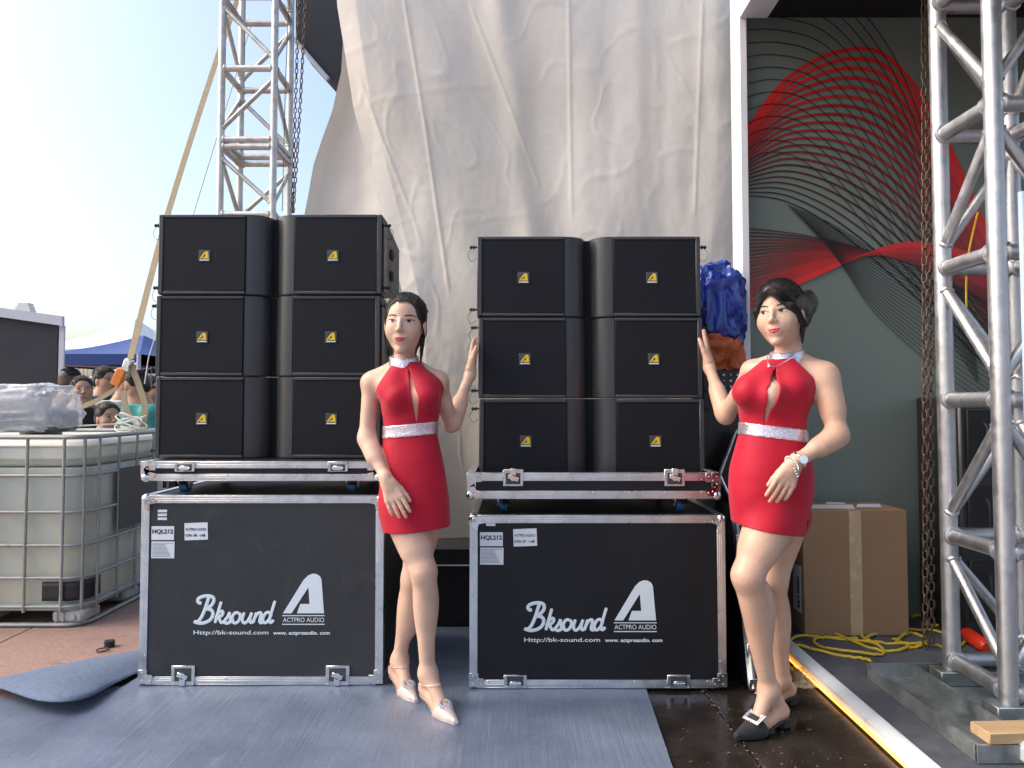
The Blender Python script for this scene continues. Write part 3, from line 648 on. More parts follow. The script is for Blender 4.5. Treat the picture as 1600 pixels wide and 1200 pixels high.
# ================================================================== SPEAKERS
SPW, SPH, SPD, WEDGE = 1.0, .364, .49, .055
def logo_poly(x, z, w_, h):
    """the slanted A emblem, lower left corner x,z"""
    outer = [(0, 0), (.42, .72), (.50, .85), (.60, .955), (.70, 1.0), (.80, .995), (.89, .94), (.93, .85), (1.0, 0), (.34, 0), (.42, .235), (.645, .235), (.615, .66), (.21, 0)]
    return [(x+a*w_, z+b*h) for a, b in outer]
def make_speaker(cx_, y0, z0, label):
    t = thing('line_array_speaker', label, 'speaker', (cx_, y0, z0), 'black line array speakers in two stacks')
    hw = SPW/2
    prof = [(-hw, 0), (-.107, 0)]
    for i in range(1, 9):
        a = i/8*math.pi/2; prof.append((-.107+.094*math.sin(a), .085*(1-math.cos(a))))
    right = [(-x, y) for x, y in prof[::-1]]; poly = prof+right+[(hw, SPD), (-hw, SPD)]
    def zz(y, s): k_ = .0012+WEDGE*max(0, y-.12)/(SPD-.12); return z0+(k_ if s < 0 else SPH-k_)
    poly = prof+right+[(hw, .12), (hw, SPD), (-hw, SPD), (-hw, .12)]; n = len(poly); vs = [(cx_+x, y0+y, zz(y, -1)) for x, y in poly]+[(cx_+x, y0+y, zz(y, 1)) for x, y in poly]
    MB().add(vs, [tuple(list(range(n-3))+[n-1]), tuple([n+i for i in range(n-3)]+[2*n-1])[::-1], (n-4, n-3, n-2, n-1), (2*n-1, 2*n-2, 2*n-3, 2*n-4)]+[(i, (i+1) % n, n+(i+1) % n, n+i) for i in range(n)]).build('cabinet', 'paint', t)
    # waveguide skins
    for s in (-1, 1):
        g = MB(); pr = [(x, y) for x, y in prof[1:]]
        vs = []
        for x, y in pr: vs += [(cx_+s*x, y0+y-.003, zz(y, -1)+.004), (cx_+s*x, y0+y-.003, zz(y, 1)-.004)]
        g.add(vs, [(2*i, 2*i+1, 2*i+3, 2*i+2) for i in range(len(pr)-1)]); g.build('waveguide', 'guide', t, angle=60)
    MB().span((cx_-.0135, y0+.078, z0+.004), (cx_+.0135, y0+.083, z0+SPH-.004)).build('horn_slot', 'slot', t)
    for s in (-1, 1):
        xa, xb = sorted((cx_+s*.112, cx_+s*(hw-.022)))
        g = MB().span((xa, y0-.009, z0+.018), (xb, y0-.001, z0+SPH-.018), .003).build('grille', 'grille', t)
        # raised rim around the grille
        fr = MB(); 
        xo = cx_+s*(hw-.021); x1 = cx_+s*hw; lo_, hi_ = sorted((xo, x1)); fr.span((lo_, y0-.012, z0+.003), (hi_, y0+.02, z0+SPH-.003), .003)
        fr.build('side_rail', 'frame', t)
        MB().span((xa, y0-.012, z0+.003), (xb, y0-.0005, z0+.0165), .002).build('rim', 'frame', t); MB().span((xa, y0-.012, z0+SPH-.0165), (xb, y0-.0005, z0+SPH-.003), .002).build('rim', 'frame', t)
        bx = (xa+xb)/2-(-.002 if s < 0 else .012); bz = z0+SPH*.48
        b = MB().span((bx-.026, y0-.012, bz-.026), (bx+.026, y0-.0088, bz+.026), .002).build('badge', 'badge', t)
        MB().prism([(a, y0-.0124, c) for a, c in logo_poly(bx-.021, bz-.013, .041, .033)], (0, -.001, 0)).build('emblem', 'yellow', b, smooth=False)
        m = MB(); m.span((bx-.021, y0-.0132, bz-.022), (bx+.021, y0-.0124, bz-.017)); m.build('name_bar', 'print', b)
        # rigging side plate, pins, hand holes
        sp = MB(); xs = cx_+s*(hw+.0015); sp.span((xs-.0015, y0+.03, z0+.02), (xs+.0025, y0+.12, z0+SPH-.03), .001); sp.build('rigging_plate', 'frame', t)
        for zz_ in (z0+.035, z0+SPH-.045):
            p = MB(); p.cyl((cx_+s*hw, y0+.022, zz_), (cx_+s*(hw+.028), y0+.022, zz_), .0045, 8); p.cyl((cx_+s*(hw+.014), y0+.022, zz_), (cx_+s*(hw+.020), y0+.022, zz_), .009, 10); p.sphere((cx_+s*(hw+.030), y0+.022, zz_), .008, 8, 5)
            q = p.build('quick_pin', 'rubber', t)
            lz = zz_; lan = MB().tube(catmull([(cx_+s*(hw+.022), y0+.022, lz), (cx_+s*(hw+.045), y0+.03, lz-.03), (cx_+s*(hw+.03), y0+.035, lz-.062), (cx_+s*(hw+.006), y0+.04, lz-.045)], 5), .0012, 4); lan.build('lanyard', 'rubber', q)
        for zc in (z0+.225, z0+.135):
            h = MB(); pr = [(xs+.0045*s*0+s*.003, y0+.245+.05*math.cos(a)*(1 if math.cos(a) > 0 else .75), zc+.034*math.sin(a)*(1 if (math.sin(a) > 0) == (zc > z0+.18) else .6)) for a in np.linspace(0, 2*math.pi, 14, endpoint=False)]
            h.prism(pr, (s*.0015, 0, 0)); h.build('hand_hole', 'slot', t)
    return t
LX = P(420, 600, 3.18).x; LZ = .945
RX = P(921.5, 600, 3.18).x; RZ = .846
tw = ('bottom', 'middle', 'top')
for i in range(3):
    make_speaker(LX+(.004, -.003, .004)[i], 3.17+(.0, .006, .0)[i], LZ+i*.3655, 'black speaker with two yellow emblems, %s of the left stack' % tw[i])
    make_speaker(RX+(.006, .002, -.004)[i], 3.17+(.0, .004, .002)[i], RZ+i*.3655, 'black speaker with two yellow emblems, %s of the right stack' % tw[i])
# ================================================================== FLIGHT CASES
def profile(mb, a, b, w_=.034, t=.004, rivets=7, axis=None, front=True):
    """L-shaped aluminium extrusion between a and b along one axis, flush with the case edge"""
    pass
def latch(parent, x, z, y, w_=.085, h=.085, style='butterfly', flipz=1):
    d = MB(); d.box((x, y-.002, z), (w_, .006, h), .012 if h > .05 else .004)
    d2 = d.build('latch', 'steel', parent)
    MB().box((x, y-.0058, z-.004*flipz), (w_*.72, .002, h*.66), .0009).build('dish', 'plate', d2)
    b = MB()
    if style == 'butterfly':
        b.cyl((x, y-.005, z), (x, y-.013, z), .013, 12); b.box((x, y-.012, z), (.046, .004, .018), .0015, Matrix.Rotation(R(20), 3, 'Y')); b.box((x, y-.010, z+.022*flipz), (.024, .006, .034), .002)
    else:
        b.box((x, y-.008, z-.006), (.040, .006, .018), .002); b.cyl((x-.024, y-.006, z-.006), (x+.024, y-.006, z-.006), .006, 8)
    b.build('latch_handle', 'chrome', d2)
    r = MB()
    for sx in (-1, 1):
        for sz in (-1, 1): r.sphere((x+sx*w_*.42, y-.005, z+sz*h*.40), .0032, 6, 4)
    r.build('rivets', 'chrome', d2)
    return d2
def edge_set(t, x0, x1, y0, y1, z0, z1, w_=.033, mat_='alu', balls=(), name='edge_profile', bottom=True, skip_back=False):
    """extruded aluminium edging on the twelve edges; each its own piece"""
    e = .0035
    def prof_h(y, sy, z, sz):     # along X
        m = MB(); m.span((x0+w_*.9, y-(e if sy < 0 else -e)*1, z), (x1-w_*.9, y+(.002 if sy < 0 else -.002), z-sz*w_), .0008)
        m.span((x0+w_*.9, y-(e if sy < 0 else -e), z+sz*e), (x1-w_*.9, y-sy*w_, z+sz*.0003), .0008)
        for g in (.35, .62): m.span((x0+w_*.9, y+sy*(e+.0012), z-sz*w_*g), (x1-w_*.9, y+sy*e*.5, z-sz*(w_*g+.0035)), .0005)
        n = 7
        for i in range(n): m.sphere((x0+(x1-x0)*(i+.5)/n, y+sy*e, z-sz*w_*.82), .0042, 6, 4)
        m.build(name, mat_, t)
    def prof_v(x, sx, y, sy):     # along Z
        m = MB(); m.span((x+sx*e, y+sy*e, z0), (x-sx*w_, y-sy*.002, z1), .0008); m.span((x+sx*e, y+sy*e*.9, z0), (x+sx*.0003, y-sy*w_, z1), .0008)
        for g in (.35, .62): m.span((x-sx*w_*g, y+sy*(e+.0012), z0+.01), (x-sx*(w_*g+.0035), y+sy*e*.5, z1-.01), .0005)
        n = 4
        for i in range(n): m.sphere((x-sx*w_*.80, y+sy*e, z0+(z1-z0)*(i+.6)/n), .0042, 6, 4)
        m.build(name, mat_, t)
    def prof_d(x, sx, z, sz):     # along Y
        m = MB(); m.span((x+sx*e, y0+.03, z+sz*e), (x-sx*w_, y1-.03, z+sz*.0003), .0008); m.span((x+sx*e, y0+.03, z+sz*e*.9), (x+sx*.0003, y1-.03, z-sz*w_), .0008)
        m.build(name, mat_, t)
    for sz, z in ((1, z1), (-1, z0)):
        if sz < 0 and not bottom: continue
        prof_h(y0, -1, z, sz); 
        if not skip_back: prof_h(y1, 1, z, sz)
        for sx, x in ((-1, x0), (1, x1)): prof_d(x, sx, z, sz)
    for sx, x in ((-1, x0), (1, x1)):
        prof_v(x, sx, y0, -1)
        if not skip_back: prof_v(x, sx, y1, 1)
    for (sx, sz) in balls:
        x = x0 if sx < 0 else x1; z = z0 if sz < 0 else z1
        c = MB(); c.sphere((x-sx*.012, y0+.008, z-sz*.012), .021, 12, 8)
        ins = .050
        c.prism([(x-sx*.005, y0-.0052, z-sz*.005), (x-sx*ins, y0-.0052, z-sz*.010), (x-sx*(ins+.012), y0-.0052, z-sz*.028), (x-sx*.034, y0-.0052, z-sz*.034), (x-sx*.028, y0-.0052, z-sz*(ins+.012)), (x-sx*.010, y0-.0052, z-sz*ins)], (0, -.0022, 0))
        for (a, b) in ((.048, .022), (.022, .048), (.03, .028)): c.sphere((x-sx*a, y0-.0072, z-sz*b), .0036, 6, 4)
        c.build('corner_ball', 'chrome', t)
def corner_plate(t, x, y, z, sx, sz):
    c = MB(); c.span((x+sx*.0042, y-.0068, z), (x-sx*.055, y-.0046, z+sz*.036), .0008); c.span((x+sx*.0042, y-.0069, z), (x-sx*.034, y-.0047, z+sz*.056), .0008)
    for a, b in ((.045, .012), (.012, .045), (.012, .012), (.028, .028)): c.sphere((x-sx*a, y-.0072, z+sz*b), .0035, 6, 4)
    c.build('corner_plate', 'steel', t)
BK = [  # brush-script strokes, in photo-zoom units
 [(348, 722), (336, 722), (329, 712), (336, 700), (356, 692), (382, 690), (402, 698), (404, 716), (392, 735), (368, 750)],
 [(386, 686), (379, 705), (368, 740), (356, 772), (342, 798), (328, 810), (314, 807)],
 [(368, 750), (392, 754), (402, 770), (396, 792), (378, 808), (350, 816), (326, 813), (313, 806)],
 [(440, 716), (430, 750), (420, 785), (412, 815)], [(414, 795), (428, 770), (444, 760), (449, 770), (440, 783), (424, 788)], [(424, 788), (434, 800), (440, 812), (452, 810), (466, 792)],
 [(462, 800), (474, 780), (480, 764)], [(480, 764), (480, 780), (485, 798), (478, 813), (464, 816), (456, 808)], [(478, 813), (490, 806), (498, 795)],
 [(522, 768), (506, 768), (494, 784), (493, 804), (504, 815), (519, 809), (529, 792), (529, 776), (522, 768)], [(526, 778), (538, 784), (548, 778)],
 [(549, 766), (541, 788), (541, 807), (551, 815), (565, 805), (577, 784), (584, 766)], [(584, 766), (576, 792), (577, 810), (586, 812), (595, 800)],
 [(606, 766), (598, 790), (590, 815)], [(594, 800), (606, 778), (619, 767), (628, 772), (624, 792), (621, 808), (629, 814), (640, 804)],
 [(672, 772), (660, 765), (646, 773), (636, 794), (639, 811), (652, 812), (666, 796), (676, 772)], [(692, 712), (682, 745), (670, 785), (667, 808), (676, 812), (686, 800)]]
def case_print(t, x0, z1, y, s, dx, dz, cn):
    """logo, web addresses and stickers; dx,dz place the print, measured in left-case photo pixels / s"""
    def X(zx): return x0+(zx/3.0+dx)*s
    def Z(zy): return z1-(zy/3.0+dz)*s
    lt = MB()
    for k, st in enumerate(BK):
        q = catmull([(X(a), y-.0012-.00008*k, Z(b)) for a, b in st], 5); r0 = 7.0/3*s*(1.12 if k < 3 else 1)
        lt.tube(q, [r0*(.62 if i in (0, len(q)-1) else 1) for i in range(len(q))], 8, flat=.10, up=(0, 1, 0))
    lt.build('script_lettering', 'print', t)
    xa, xb = X(729), X(921); zb, za = Z(770), Z(587)
    lg = MB(); lg.prism([(a, y-.001, c) for a, c in logo_poly(xa, zb, xb-xa, za-zb)], (0, -.001, 0)); lg.build('logo', 'print', t, smooth=False)
    lb = MB()
    for zz in (779, 819): lb.span((X(726), y-.002, Z(zz)), (X(924), y-.0008, Z(zz+4)))
    put_text(lb, 'ACTPRO AUDIO', X(729), Z(811), y-.0012, .05, X(922)-X(729), height=Z(790)-Z(811))
    put_text(lb, 'Http://bk-sound.com', X(312), Z(874), y-.0012, .05, X(662)-X(312), height=Z(849)-Z(874), bold=.0004)
    put_text(lb, 'www. actproaudio. com', X(684), Z(874), y-.0012, .05, X(949)-X(684), height=Z(852)-Z(874), bold=.0012)
    lb.build('lettering', 'print', t, smooth=False)
    def stick(a, b, c, d, rot=0):
        m = MB(); m.box(((X(a)+X(c))/2, y-.0012, (Z(b)+Z(d))/2), (X(c)-X(a), .0012, Z(b)-Z(d)), 0, Matrix.Rotation(R(rot), 3, 'Y')); return m.build('sticker', 'sticker', t, smooth=False)
    s1_ = stick(107, 366, 213, 430); m = MB(); put_text(m, 'HQL212', X(111), Z(404), y-.0024, .05, X(209)-X(111), height=Z(380)-Z(404), bold=.0016); m.build('print', 'ink', s1_, smooth=False)
    s2_ = stick(108, 437, 216, 515, .5); m = MB()
    for i in range(11): m.span((X(112), y-.0026, Z(444+i*6.1)), (X(210-(i*37) % 40), y-.0022, Z(446+i*6.1)))
    m.build('print', mat('grey_ink', (.25, .26, .28), .6), s2_, smooth=False)
    s3_ = stick(262, 350, 371, 430, -2); m = MB()
    put_text(m, 'ACTPRO AUDIO', X(267), Z(386), y-.0026, .04, X(363)-X(267), height=Z(374)-Z(386)); put_text(m, 'C/N: %s  -148' % cn, X(266), Z(414), y-.0026, .04, X(360)-X(266), height=Z(402)-Z(414), bold=.0008); m.build('print', 'ink', s3_, smooth=False)
    for i in range(3): stick(135, 289+i*18, 178-(i == 1)*0, 301+i*18, random.uniform(-1, 1))
def caster(t, x, y, z0, z1, brake=True):
    c = MB(); c.box((x, y, z1-.003), (.085, .085, .005), .002); c.prism([(x-.024, y-.03, z1-.006), (x-.024, y+.03, z1-.006), (x-.024, y+.014, z0+.022), (x-.024, y-.014, z0+.022)], (.004, 0, 0)); c.prism([(x+.020, y-.03, z1-.006), (x+.020, y+.03, z1-.006), (x+.020, y+.014, z0+.022), (x+.020, y-.014, z0+.022)], (.004, 0, 0))
    c.cyl((x-.026, y, z0+.030), (x+.026, y, z0+.030), .005, 8)
    k = c.build('caster', 'steel', t)
    wm = MB(); wm.cyl((x-.015, y, z0+.0305), (x+.015, y, z0+.0305), .030, 20); wm.build('wheel', 'blue_wheel', k)
    if brake: MB().box((x+.012, y-.045, z0+.045), (.03, .04, .006), .002, Matrix.Rotation(R(25), 3, 'X')).build('brake', 'rubber', k)
# left case
x0, x1 = P(221, 900, 3.02).x, P(598, 900, 3.02).x; y0 = 3.02; zt = P(400, 775, 3.02).z; DP = .67
t = thing('flight_case', 'charcoal grey flight case with white logo under the left speaker stack', 'flight case', ((x0+x1)/2, y0, 0))
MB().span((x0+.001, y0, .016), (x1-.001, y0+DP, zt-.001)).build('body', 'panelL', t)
edge_set(t, x0, x1, y0, y0+DP, .016, zt, .030, balls=((-1, 1), (1, 1)))
for sx, x in ((-1, x0), (1, x1)): corner_plate(t, x, y0, .018, sx, 1)
for px in (287, 528): latch(t, P(px, 1052, y0).x, .052, y0-.003, .098, .082, flipz=-1)
sL = (x1-x0)/377.0
case_print(t, x0-(221-200)*sL, zt+(775-700)*sL, y0, sL, 0, 0, '38')
# wear: scuffs on the panel
# right case
xr0, xr1 = P(735, 900, 2.985).x, P(1132, 900, 2.985).x; yr = 2.985; zr = P(930, 806, 2.985).z
t = thing('flight_case', 'black flight case with white logo under the right speaker stack', 'flight case', ((xr0+xr1)/2, yr, 0))
MB().span((xr0+.001, yr, .016), (xr1-.001, yr+DP, zr-.001)).build('body', 'panelR', t)
edge_set(t, xr0, xr1, yr, yr+DP, .016, zr, .030, balls=((-1, 1), (1, 1)))
for sx, x in ((-1, xr0), (1, xr1)): corner_plate(t, x, yr, .018, sx, 1)
for px in (805, 1060): latch(t, P(px, 1064, yr).x, .040, yr-.003, .095, .055, 'plain', flipz=-1)
sR = sL*1.0
case_print(t, P(817, 900, yr).x-(302-200)*sR, P(800, 907, yr).z+(896-700)*sR, yr, sR, 0, 0, '37')
# caster boards (upturned lids on wheels)
def caster_board(x0, x1, y0, zb, ztp, floor_z, label, band, stack_z):
    t = thing('caster_board', label, 'caster board', ((x0+x1)/2, y0, floor_z), 'wheeled case lids under the speaker stacks')
    MB().span((x0+.004, y0+.002, zb+.002), (x1-.004, y0+DP-.002, stack_z-.001)).build('deck', 'panelR', t)
    for a, b in (((x0, y0, zb), (x1, y0+.02, ztp)), ((x0, y0+DP-.02, zb), (x1, y0+DP, ztp)), ((x0, y0+.02, zb), (x0+.02, y0+DP-.02, ztp)), ((x1-.02, y0+.02, zb), (x1, y0+DP-.02, ztp))):
        MB().span(a, b).build('side_board', 'panelR', t)
    edge_set(t, x0, x1, y0, y0+DP, zb, ztp, band, balls=((-1, -1), (1, -1)))
    for sx, x in ((-1, x0), (1, x1)): corner_plate(t, x, y0, ztp-.036, sx, 1) if ztp-zb < .05 else None
    for sx, x in ((-1, x0), (1, x1)):
        c = MB(); c.span((x+sx*.0045, y0-.0072, ztp+.0038), (x-sx*.058, y0-.0048, ztp-.034), .0008); c.span((x+sx*.0045, y0-.0074, ztp+.0038), (x-sx*.034, y0-.005, ztp-.055), .0008)
        for a, b in ((.045, .012), (.012, .042), (.012, .012), (.028, .028)): c.sphere((x-sx*a, y0-.0076, ztp-b), .0035, 6, 4)
        c.build('corner_plate', 'steel', t)
    for fx in (.14, .86):
        for fy in (.14, .80): caster(t, x0+(x1-x0)*fx, y0+DP*fy, floor_z+.004, zb, fy < .5)
    for fx in (.18, .82): latch(t, x0+(x1-x0)*fx, ztp-.016 if ztp-zb > .09 else ztp-.018, y0-.005, .085, .070 if ztp-zb > .09 else .042, 'butterfly' if ztp-zb > .09 else 'plain')
    return t
caster_board(P(223, 735, y0).x, P(596, 735, y0).x, y0-.002, P(400, 750, y0).z, P(400, 722, y0).z, zt, 'silver edged caster board with blue wheels under the left speaker stack', .026, LZ)
caster_board(P(731, 760, yr).x, P(1124, 760, yr).x, yr-.002, P(900, 778, yr).z, P(900, 740, yr).z, zr, 'black and silver caster board with blue wheels under the right speaker stack', .030, RZ)
# leaning lid of another case beside the right case
a0, a1 = P(1143, 792, 3.25), P(1172, 1068, 2.98); a1.z = .012
t = thing('case_lid', 'black case lid with silver edge and latches leaning behind the standing woman', 'case lid', (a1.x, a1.y, 0))
def lean(u, d, o): # u along the edge (0 top,1 bottom), d back into depth, o outward
    p = a0.lerp(a1, u); return p+Vector((.05*d*0, d, 0))+Vector((o, 0, 0))
q = [lean(0, 0, 0), lean(1, 0, 0), lean(1, .55, .0), lean(0, .45, .0)]
MB().prism([v+Vector((-.004, 0, 0)) for v in q], (.09, 0, 0)).build('body', 'panelR', t)
MB().tube([lean(0, -.002, .01), lean(1, -.002, .01)], .016, 4).build('edge_profile', 'alu', t); MB().tube([lean(0, -.002, .085), lean(1, -.002, .085)], .013, 4).build('edge_profile', 'alu', t)
for u in (.20, .80):
    m = MB(); m.box(lean(u, -.016, .035), (.075, .012, .06), .006); m.cyl(lean(u, -.02, .035), lean(u, -.034, .035), .016, 10); m.build('latch', 'steel', t)
m = MB(); m.box(lean(.975, -.012, .03), (.075, .01, .05), .003); m.build('corner_plate', 'steel', t)
# second open lid standing behind, seen as a slim bright frame
b0, b1, b2, b3 = P(1150, 672, 3.45), P(1124, 742, 3.40), P(1150, 800, 3.40), P(1200, 690, 3.45)
t = thing('case_lid', 'open black case with thin silver rim behind the right speaker stack', 'case lid', (b1.x, 3.45, 0))
p0 = Vector((b1.x, 3.42, .01)); 
MB().span((b1.x-.01, 3.44, .012), (b1.x+.33, 3.80, .86), .004).build('body', 'panelR', t)
MB().tube([b0, b1], .008, 5).build('lid_rim', 'alu', t); MB().tube([b1, b2], .008, 5).build('lid_rim', 'alu', t); MB().tube([b0, b3], .008, 5).build('lid_rim', 'alu', t)
MB().prism([b0, b1, b2, b3], (.0, .03, 0)).build('lid_panel', 'panelR', t)
# mixer with rows of knobs, under the blue tarp
t = thing('mixer', 'black audio mixer with rows of pale knobs behind the right speaker stack', 'mixer', (P(1130, 600, 3.55).x, 3.55, .86))
MB().span((P(1098, 600, 3.55).x, 3.55, .865), (P(1162, 600, 3.55).x, 3.78, P(1100, 578, 3.55).z), .006).build('body', 'black2', t)
for r_ in range(4):
    for c_ in range(5):
        p = P(1108+c_*11, 586+r_*9, 3.545); MB().cyl(p, p-Vector((0, .012, 0)), .0055, 8).build('knob', 'sticker' if (r_+c_) % 3 else 'grey_cloth', t)
# ================================================================== TRUSS TOWERS
def truss(label, xs, ys, z0, z1, r, levels, m, rd, weld=True):
    t = thing('truss_tower', label, 'truss', ((xs[0]+xs[1])/2, (ys[0]+ys[1])/2, z0), 'aluminium truss towers')
    cs_ = [(xs[0], ys[0]), (xs[1], ys[0]), (xs[1], ys[1]), (xs[0], ys[1])]
    for x, y in cs_: MB().cyl((x, y, z0), (x, y, z1), r, 18).build('post', m, t)
    def bar(a, b, rr, name):
        a = Vector(a); b = Vector(b); d = (b-a).normalized(); q = MB(); q.cyl(a, b, rr, 12)
        if weld:
            for s, p in ((1, a+d*r*.95), (-1, b-d*r*.95)): q.tube([p-d*.004*s, p+d*.004*s, p+d*.010*s], [rr*1.28, rr*1.30, rr*1.02], 12)
        q.build(name, m, t)
    for (zl, dbl) in levels:
        for i in range(4):
            a, b = cs_[i], cs_[(i+1) % 4]; bar((*a, zl), (*b, zl), rd*1.15, 'rung')
            if dbl: bar((*a, zl-.055), (*b, zl-.055), rd*1.15, 'rung')
    for j in range(len(levels)-1):
        za = levels[j][0]+.075; zb = levels[j+1][0]-(.13 if levels[j+1][1] else .075)
        for i in range(4):
            a, b = cs_[i], cs_[(i+1) % 4]
            if (i+j) % 2: a, b = b, a
            bar((*a, za), (*b, zb), rd*.8, 'diagonal')
    return t
TL = truss('weathered aluminium truss tower rising behind the left speaker stack', (P(347, 100, 5.15).x, P(429, 100, 5.15).x), (5.15, 5.52), 0, 4.6, .0255,
      [(.06, 0)]+[(P(390, y, 5.15).z, d) for y, d in ((775, 0), (665, 0), (555, 0), (442, 0), (335, 0), (218, 1), (107, 0), (-5, 0), (-120, 0))], 'alu_old', .021)
m = MB(); m.span((P(330, 0, 5.1).x, 5.08, -.001), (P(450, 0, 5.1).x, 5.6, .03)); m.build('base_plate', 'galv', TL)
AX, AY, BY, CX = 1.79, 2.93, 2.60, 2.085
TR = truss('bright aluminium truss tower standing at the right edge on a steel base', (AX, CX), (BY, AY), .112, 4.2, .0325,
      [(.15, 0)]+[(P(1485, y, AY).z, 0) for y in (836, 625, 420, 214, 10, -195)], 'alu_tr', .026)
# galvanised base frame with upstanding rims
t = thing('steel_base', 'galvanised steel base tray under the right truss tower', 'base', (1.9, 2.5, .05))
g0, g1, g2, g3 = G(1356, 1036, .11), G(1478, 1022, .11), G(1600, 1082, .11), G(1518, 1166, .11)
def beam(a, b, h=.055, th=.012, name='rim'):
    a = Vector(a); b = Vector(b); d = (b-a).normalized(); nn = Vector((-d.y, d.x, 0))*th
    MB().prism([a-nn*.5, b-nn*.5, b+nn*.5, a+nn*.5], (0, 0, -h)).build(name, 'galv', t)
xL = G(1355, 1036, .11).x; yB = G(1355, 1036, .11).y; yF = G(1517, 1163, .11).y
beam((xL, yB, .108), (xL, yF, .108)); beam((xL+.19, yB, .108), (xL+.19, yF, .108)); beam((xL-.006, yF, .1085), (2.5, yF, .1085)); beam((xL-.006, yB, .1085), (2.5, yB, .1085)); beam((2.48, yB, .108), (2.48, yF, .108))
MB().span((xL, yF, .0505), (2.49, yB, .056)).build('plate', 'galv', t)
for yy in (BY, AY): MB().span((1.72, yy-.045, .057), (2.47, yy+.045, .1115), .003).build('cross_rail', 'galv', t)
# loose things near it
t = tag(MB().box(P(1575, 1106, 2.34)+Vector((.06, 0, 0)), (.32, .09, .036), .003, Matrix.Rotation(R(3), 3, 'Z')).build('wood_batten', 'wood'), 'short raw pine batten lying across the steel base at the right', 'batten')
t.location.z = .110-(P(1575, 1106, 2.34).z-.018)
p = G(1590, 1180, .05); tag(MB().box((p.x+.04, p.y-.02, .085), (.16, .14, .07), .02, Matrix.Rotation(R(12), 3, 'Z')).build('concrete_block', 'concrete'), 'pale grey rounded block in the lower right corner', 'block')
tag(MB().cyl(P(1597, 300, 2.3), Vector((P(1597, 300, 2.3).x, 2.3, .05)), .012, 12).build('blue_pole', 'paleblue'), 'thin pale blue pole at the right picture edge', 'pole')
# ------------------------------------------------------------------ chains
def link_mesh(L=.052, W=.030, r=.0042):
    c = []
    for k in range(14):
        a = 2*math.pi*k/14; s = (L/2-W/2)*(1 if math.sin(a) > 0 else -1)
        c.append(Vector((math.cos(a)*(W/2-r), 0, math.sin(a)*(W/2-r)+s)))
    n = len(c); vs = []; m = 6
    for i, p in enumerate(c):
        tt = (c[(i+1) % n]-c[i-1]).normalized(); nn = Vector((tt.z, 0, -tt.x))
        for k in range(m): b = 2*math.pi*k/m; vs.append(p+r*(nn*math.cos(b)+Vector((0, 1, 0))*math.sin(b)))
    me = bpy.data.meshes.new('link'); me.from_pydata([tuple(v) for v in vs], [], [(i*m+k, ((i+1) % n)*m+k, ((i+1) % n)*m+(k+1) % m, i*m+(k+1) % m) for i in range(n) for k in range(m)])
    bm = bmesh.new(); bm.from_mesh(me); bmesh.ops.recalc_face_normals(bm, faces=bm.faces); bm.to_mesh(me); bm.free()
    me.polygons.foreach_set('use_smooth', [True]*len(me.polygons)); return me
def chain(label, path, me, mname, pitch=.040, ph=0):
    root = thing('hanging_chain', label, 'chain', path[-1], 'rusty hoist chains'); me = me.copy(); me.materials.append(M[mname]); off = Vector(path[-1])
    pts = catmull(path, 12) if len(path) > 2 else [Vector(path[0]), Vector(path[1])]
    acc = 0; k = 0; i = 0
    while i < len(pts)-1:
        seg = (pts[i+1]-pts[i]).length
        if acc > seg: acc -= seg; i += 1; continue
        d = (pts[i+1]-pts[i]).normalized(); p = pts[i]+d*acc
        o = bpy.data.objects.new('link', me); C.objects.link(o); o.parent = root; o.location = p-off
        z = -d; xa = Vector((1, 0, 0)); xa = (xa-z*xa.dot(z)).normalized(); ya = z.cross(xa); a = (k % 2)*math.pi/2+ph+random.uniform(-.25, .25)
        xr = xa*math.cos(a)+ya*math.sin(a); yr_ = z.cross(xr); o.rotation_euler = Matrix((xr, yr_, z)).transposed().to_euler(); k += 1; acc += pitch
lm = link_mesh()
f0 = G(1445, 1014, .055)
chain('rusty chain nearer the printed wall, left strand hanging beside the right truss', [P(1443, -25, f0.y), Vector((P(1446, 1010, f0.y).x, f0.y, .075))], lm, 'rust', .0405, .5)
chain('rusty chain, right strand hanging closest to the right truss', [P(1451.5, -25, f0.y+.02), Vector((P(1456, 1010, f0.y+.02).x, f0.y+.02, .075))], lm, 'rust', .0405, 1.0)
lm2 = link_mesh(.046, .027, .0042)
chain('dark chain, left strand hanging at the right side of the left truss', [P(467, -12, 5.0), P(462, 150, 5.0), P(456, 332, 5.0)], lm2, 'rust_d', .036)
chain('dark chain, right strand hanging at the right side of the left truss', [P(478, -12, 5.0), P(468, 180, 5.0), P(458, 332, 5.0)], lm2, 'rust_d', .036, .7)
# ------------------------------------------------------------------ cardboard box
by = 3.52; q0, q1 = P(1257, 985, by), P(1421, 985, by); zb = .0512; zt_ = P(1340, 797, by).z
t = thing('cardboard_box', 'large brown cardboard box standing on the booth carpet by the printed wall', 'box', ((q0.x+q1.x)/2, by, zb))
MB().span((q0.x, by, zb), (q1.x, by+.30, zt_), .004).build('carton', 'cardboard', t)
MB().span((P(1328, 900, by).x, by-.0012, zb+.003), (P(1347, 900, by).x, by-.0002, zt_-.002)).build('tape', 'tape', t)
MB().span((P(1328, 900, by).x, by+.002, zt_+.0002), (P(1347, 900, by).x, by+.298, zt_+.0012)).build('tape', 'tape', t)
def flatq(pts, z, name, m): MB().prism([(p.x, p.y, z) for p in pts], (0, 0, .001)).build(name, m, t, smooth=False)
for (a, b, c, d) in ((1268, 795, 1336, 789), (1338, 793, 1378, 788), (1290, 788, 1322, 785.5)):
    flatq([G(a, b, zt_), G(c, b, zt_), G(c-4, d, zt_), G(a+2, d, zt_)], zt_+.0014, 'label', 'sticker')
sd = MB(); x_ = q0.x-.0012
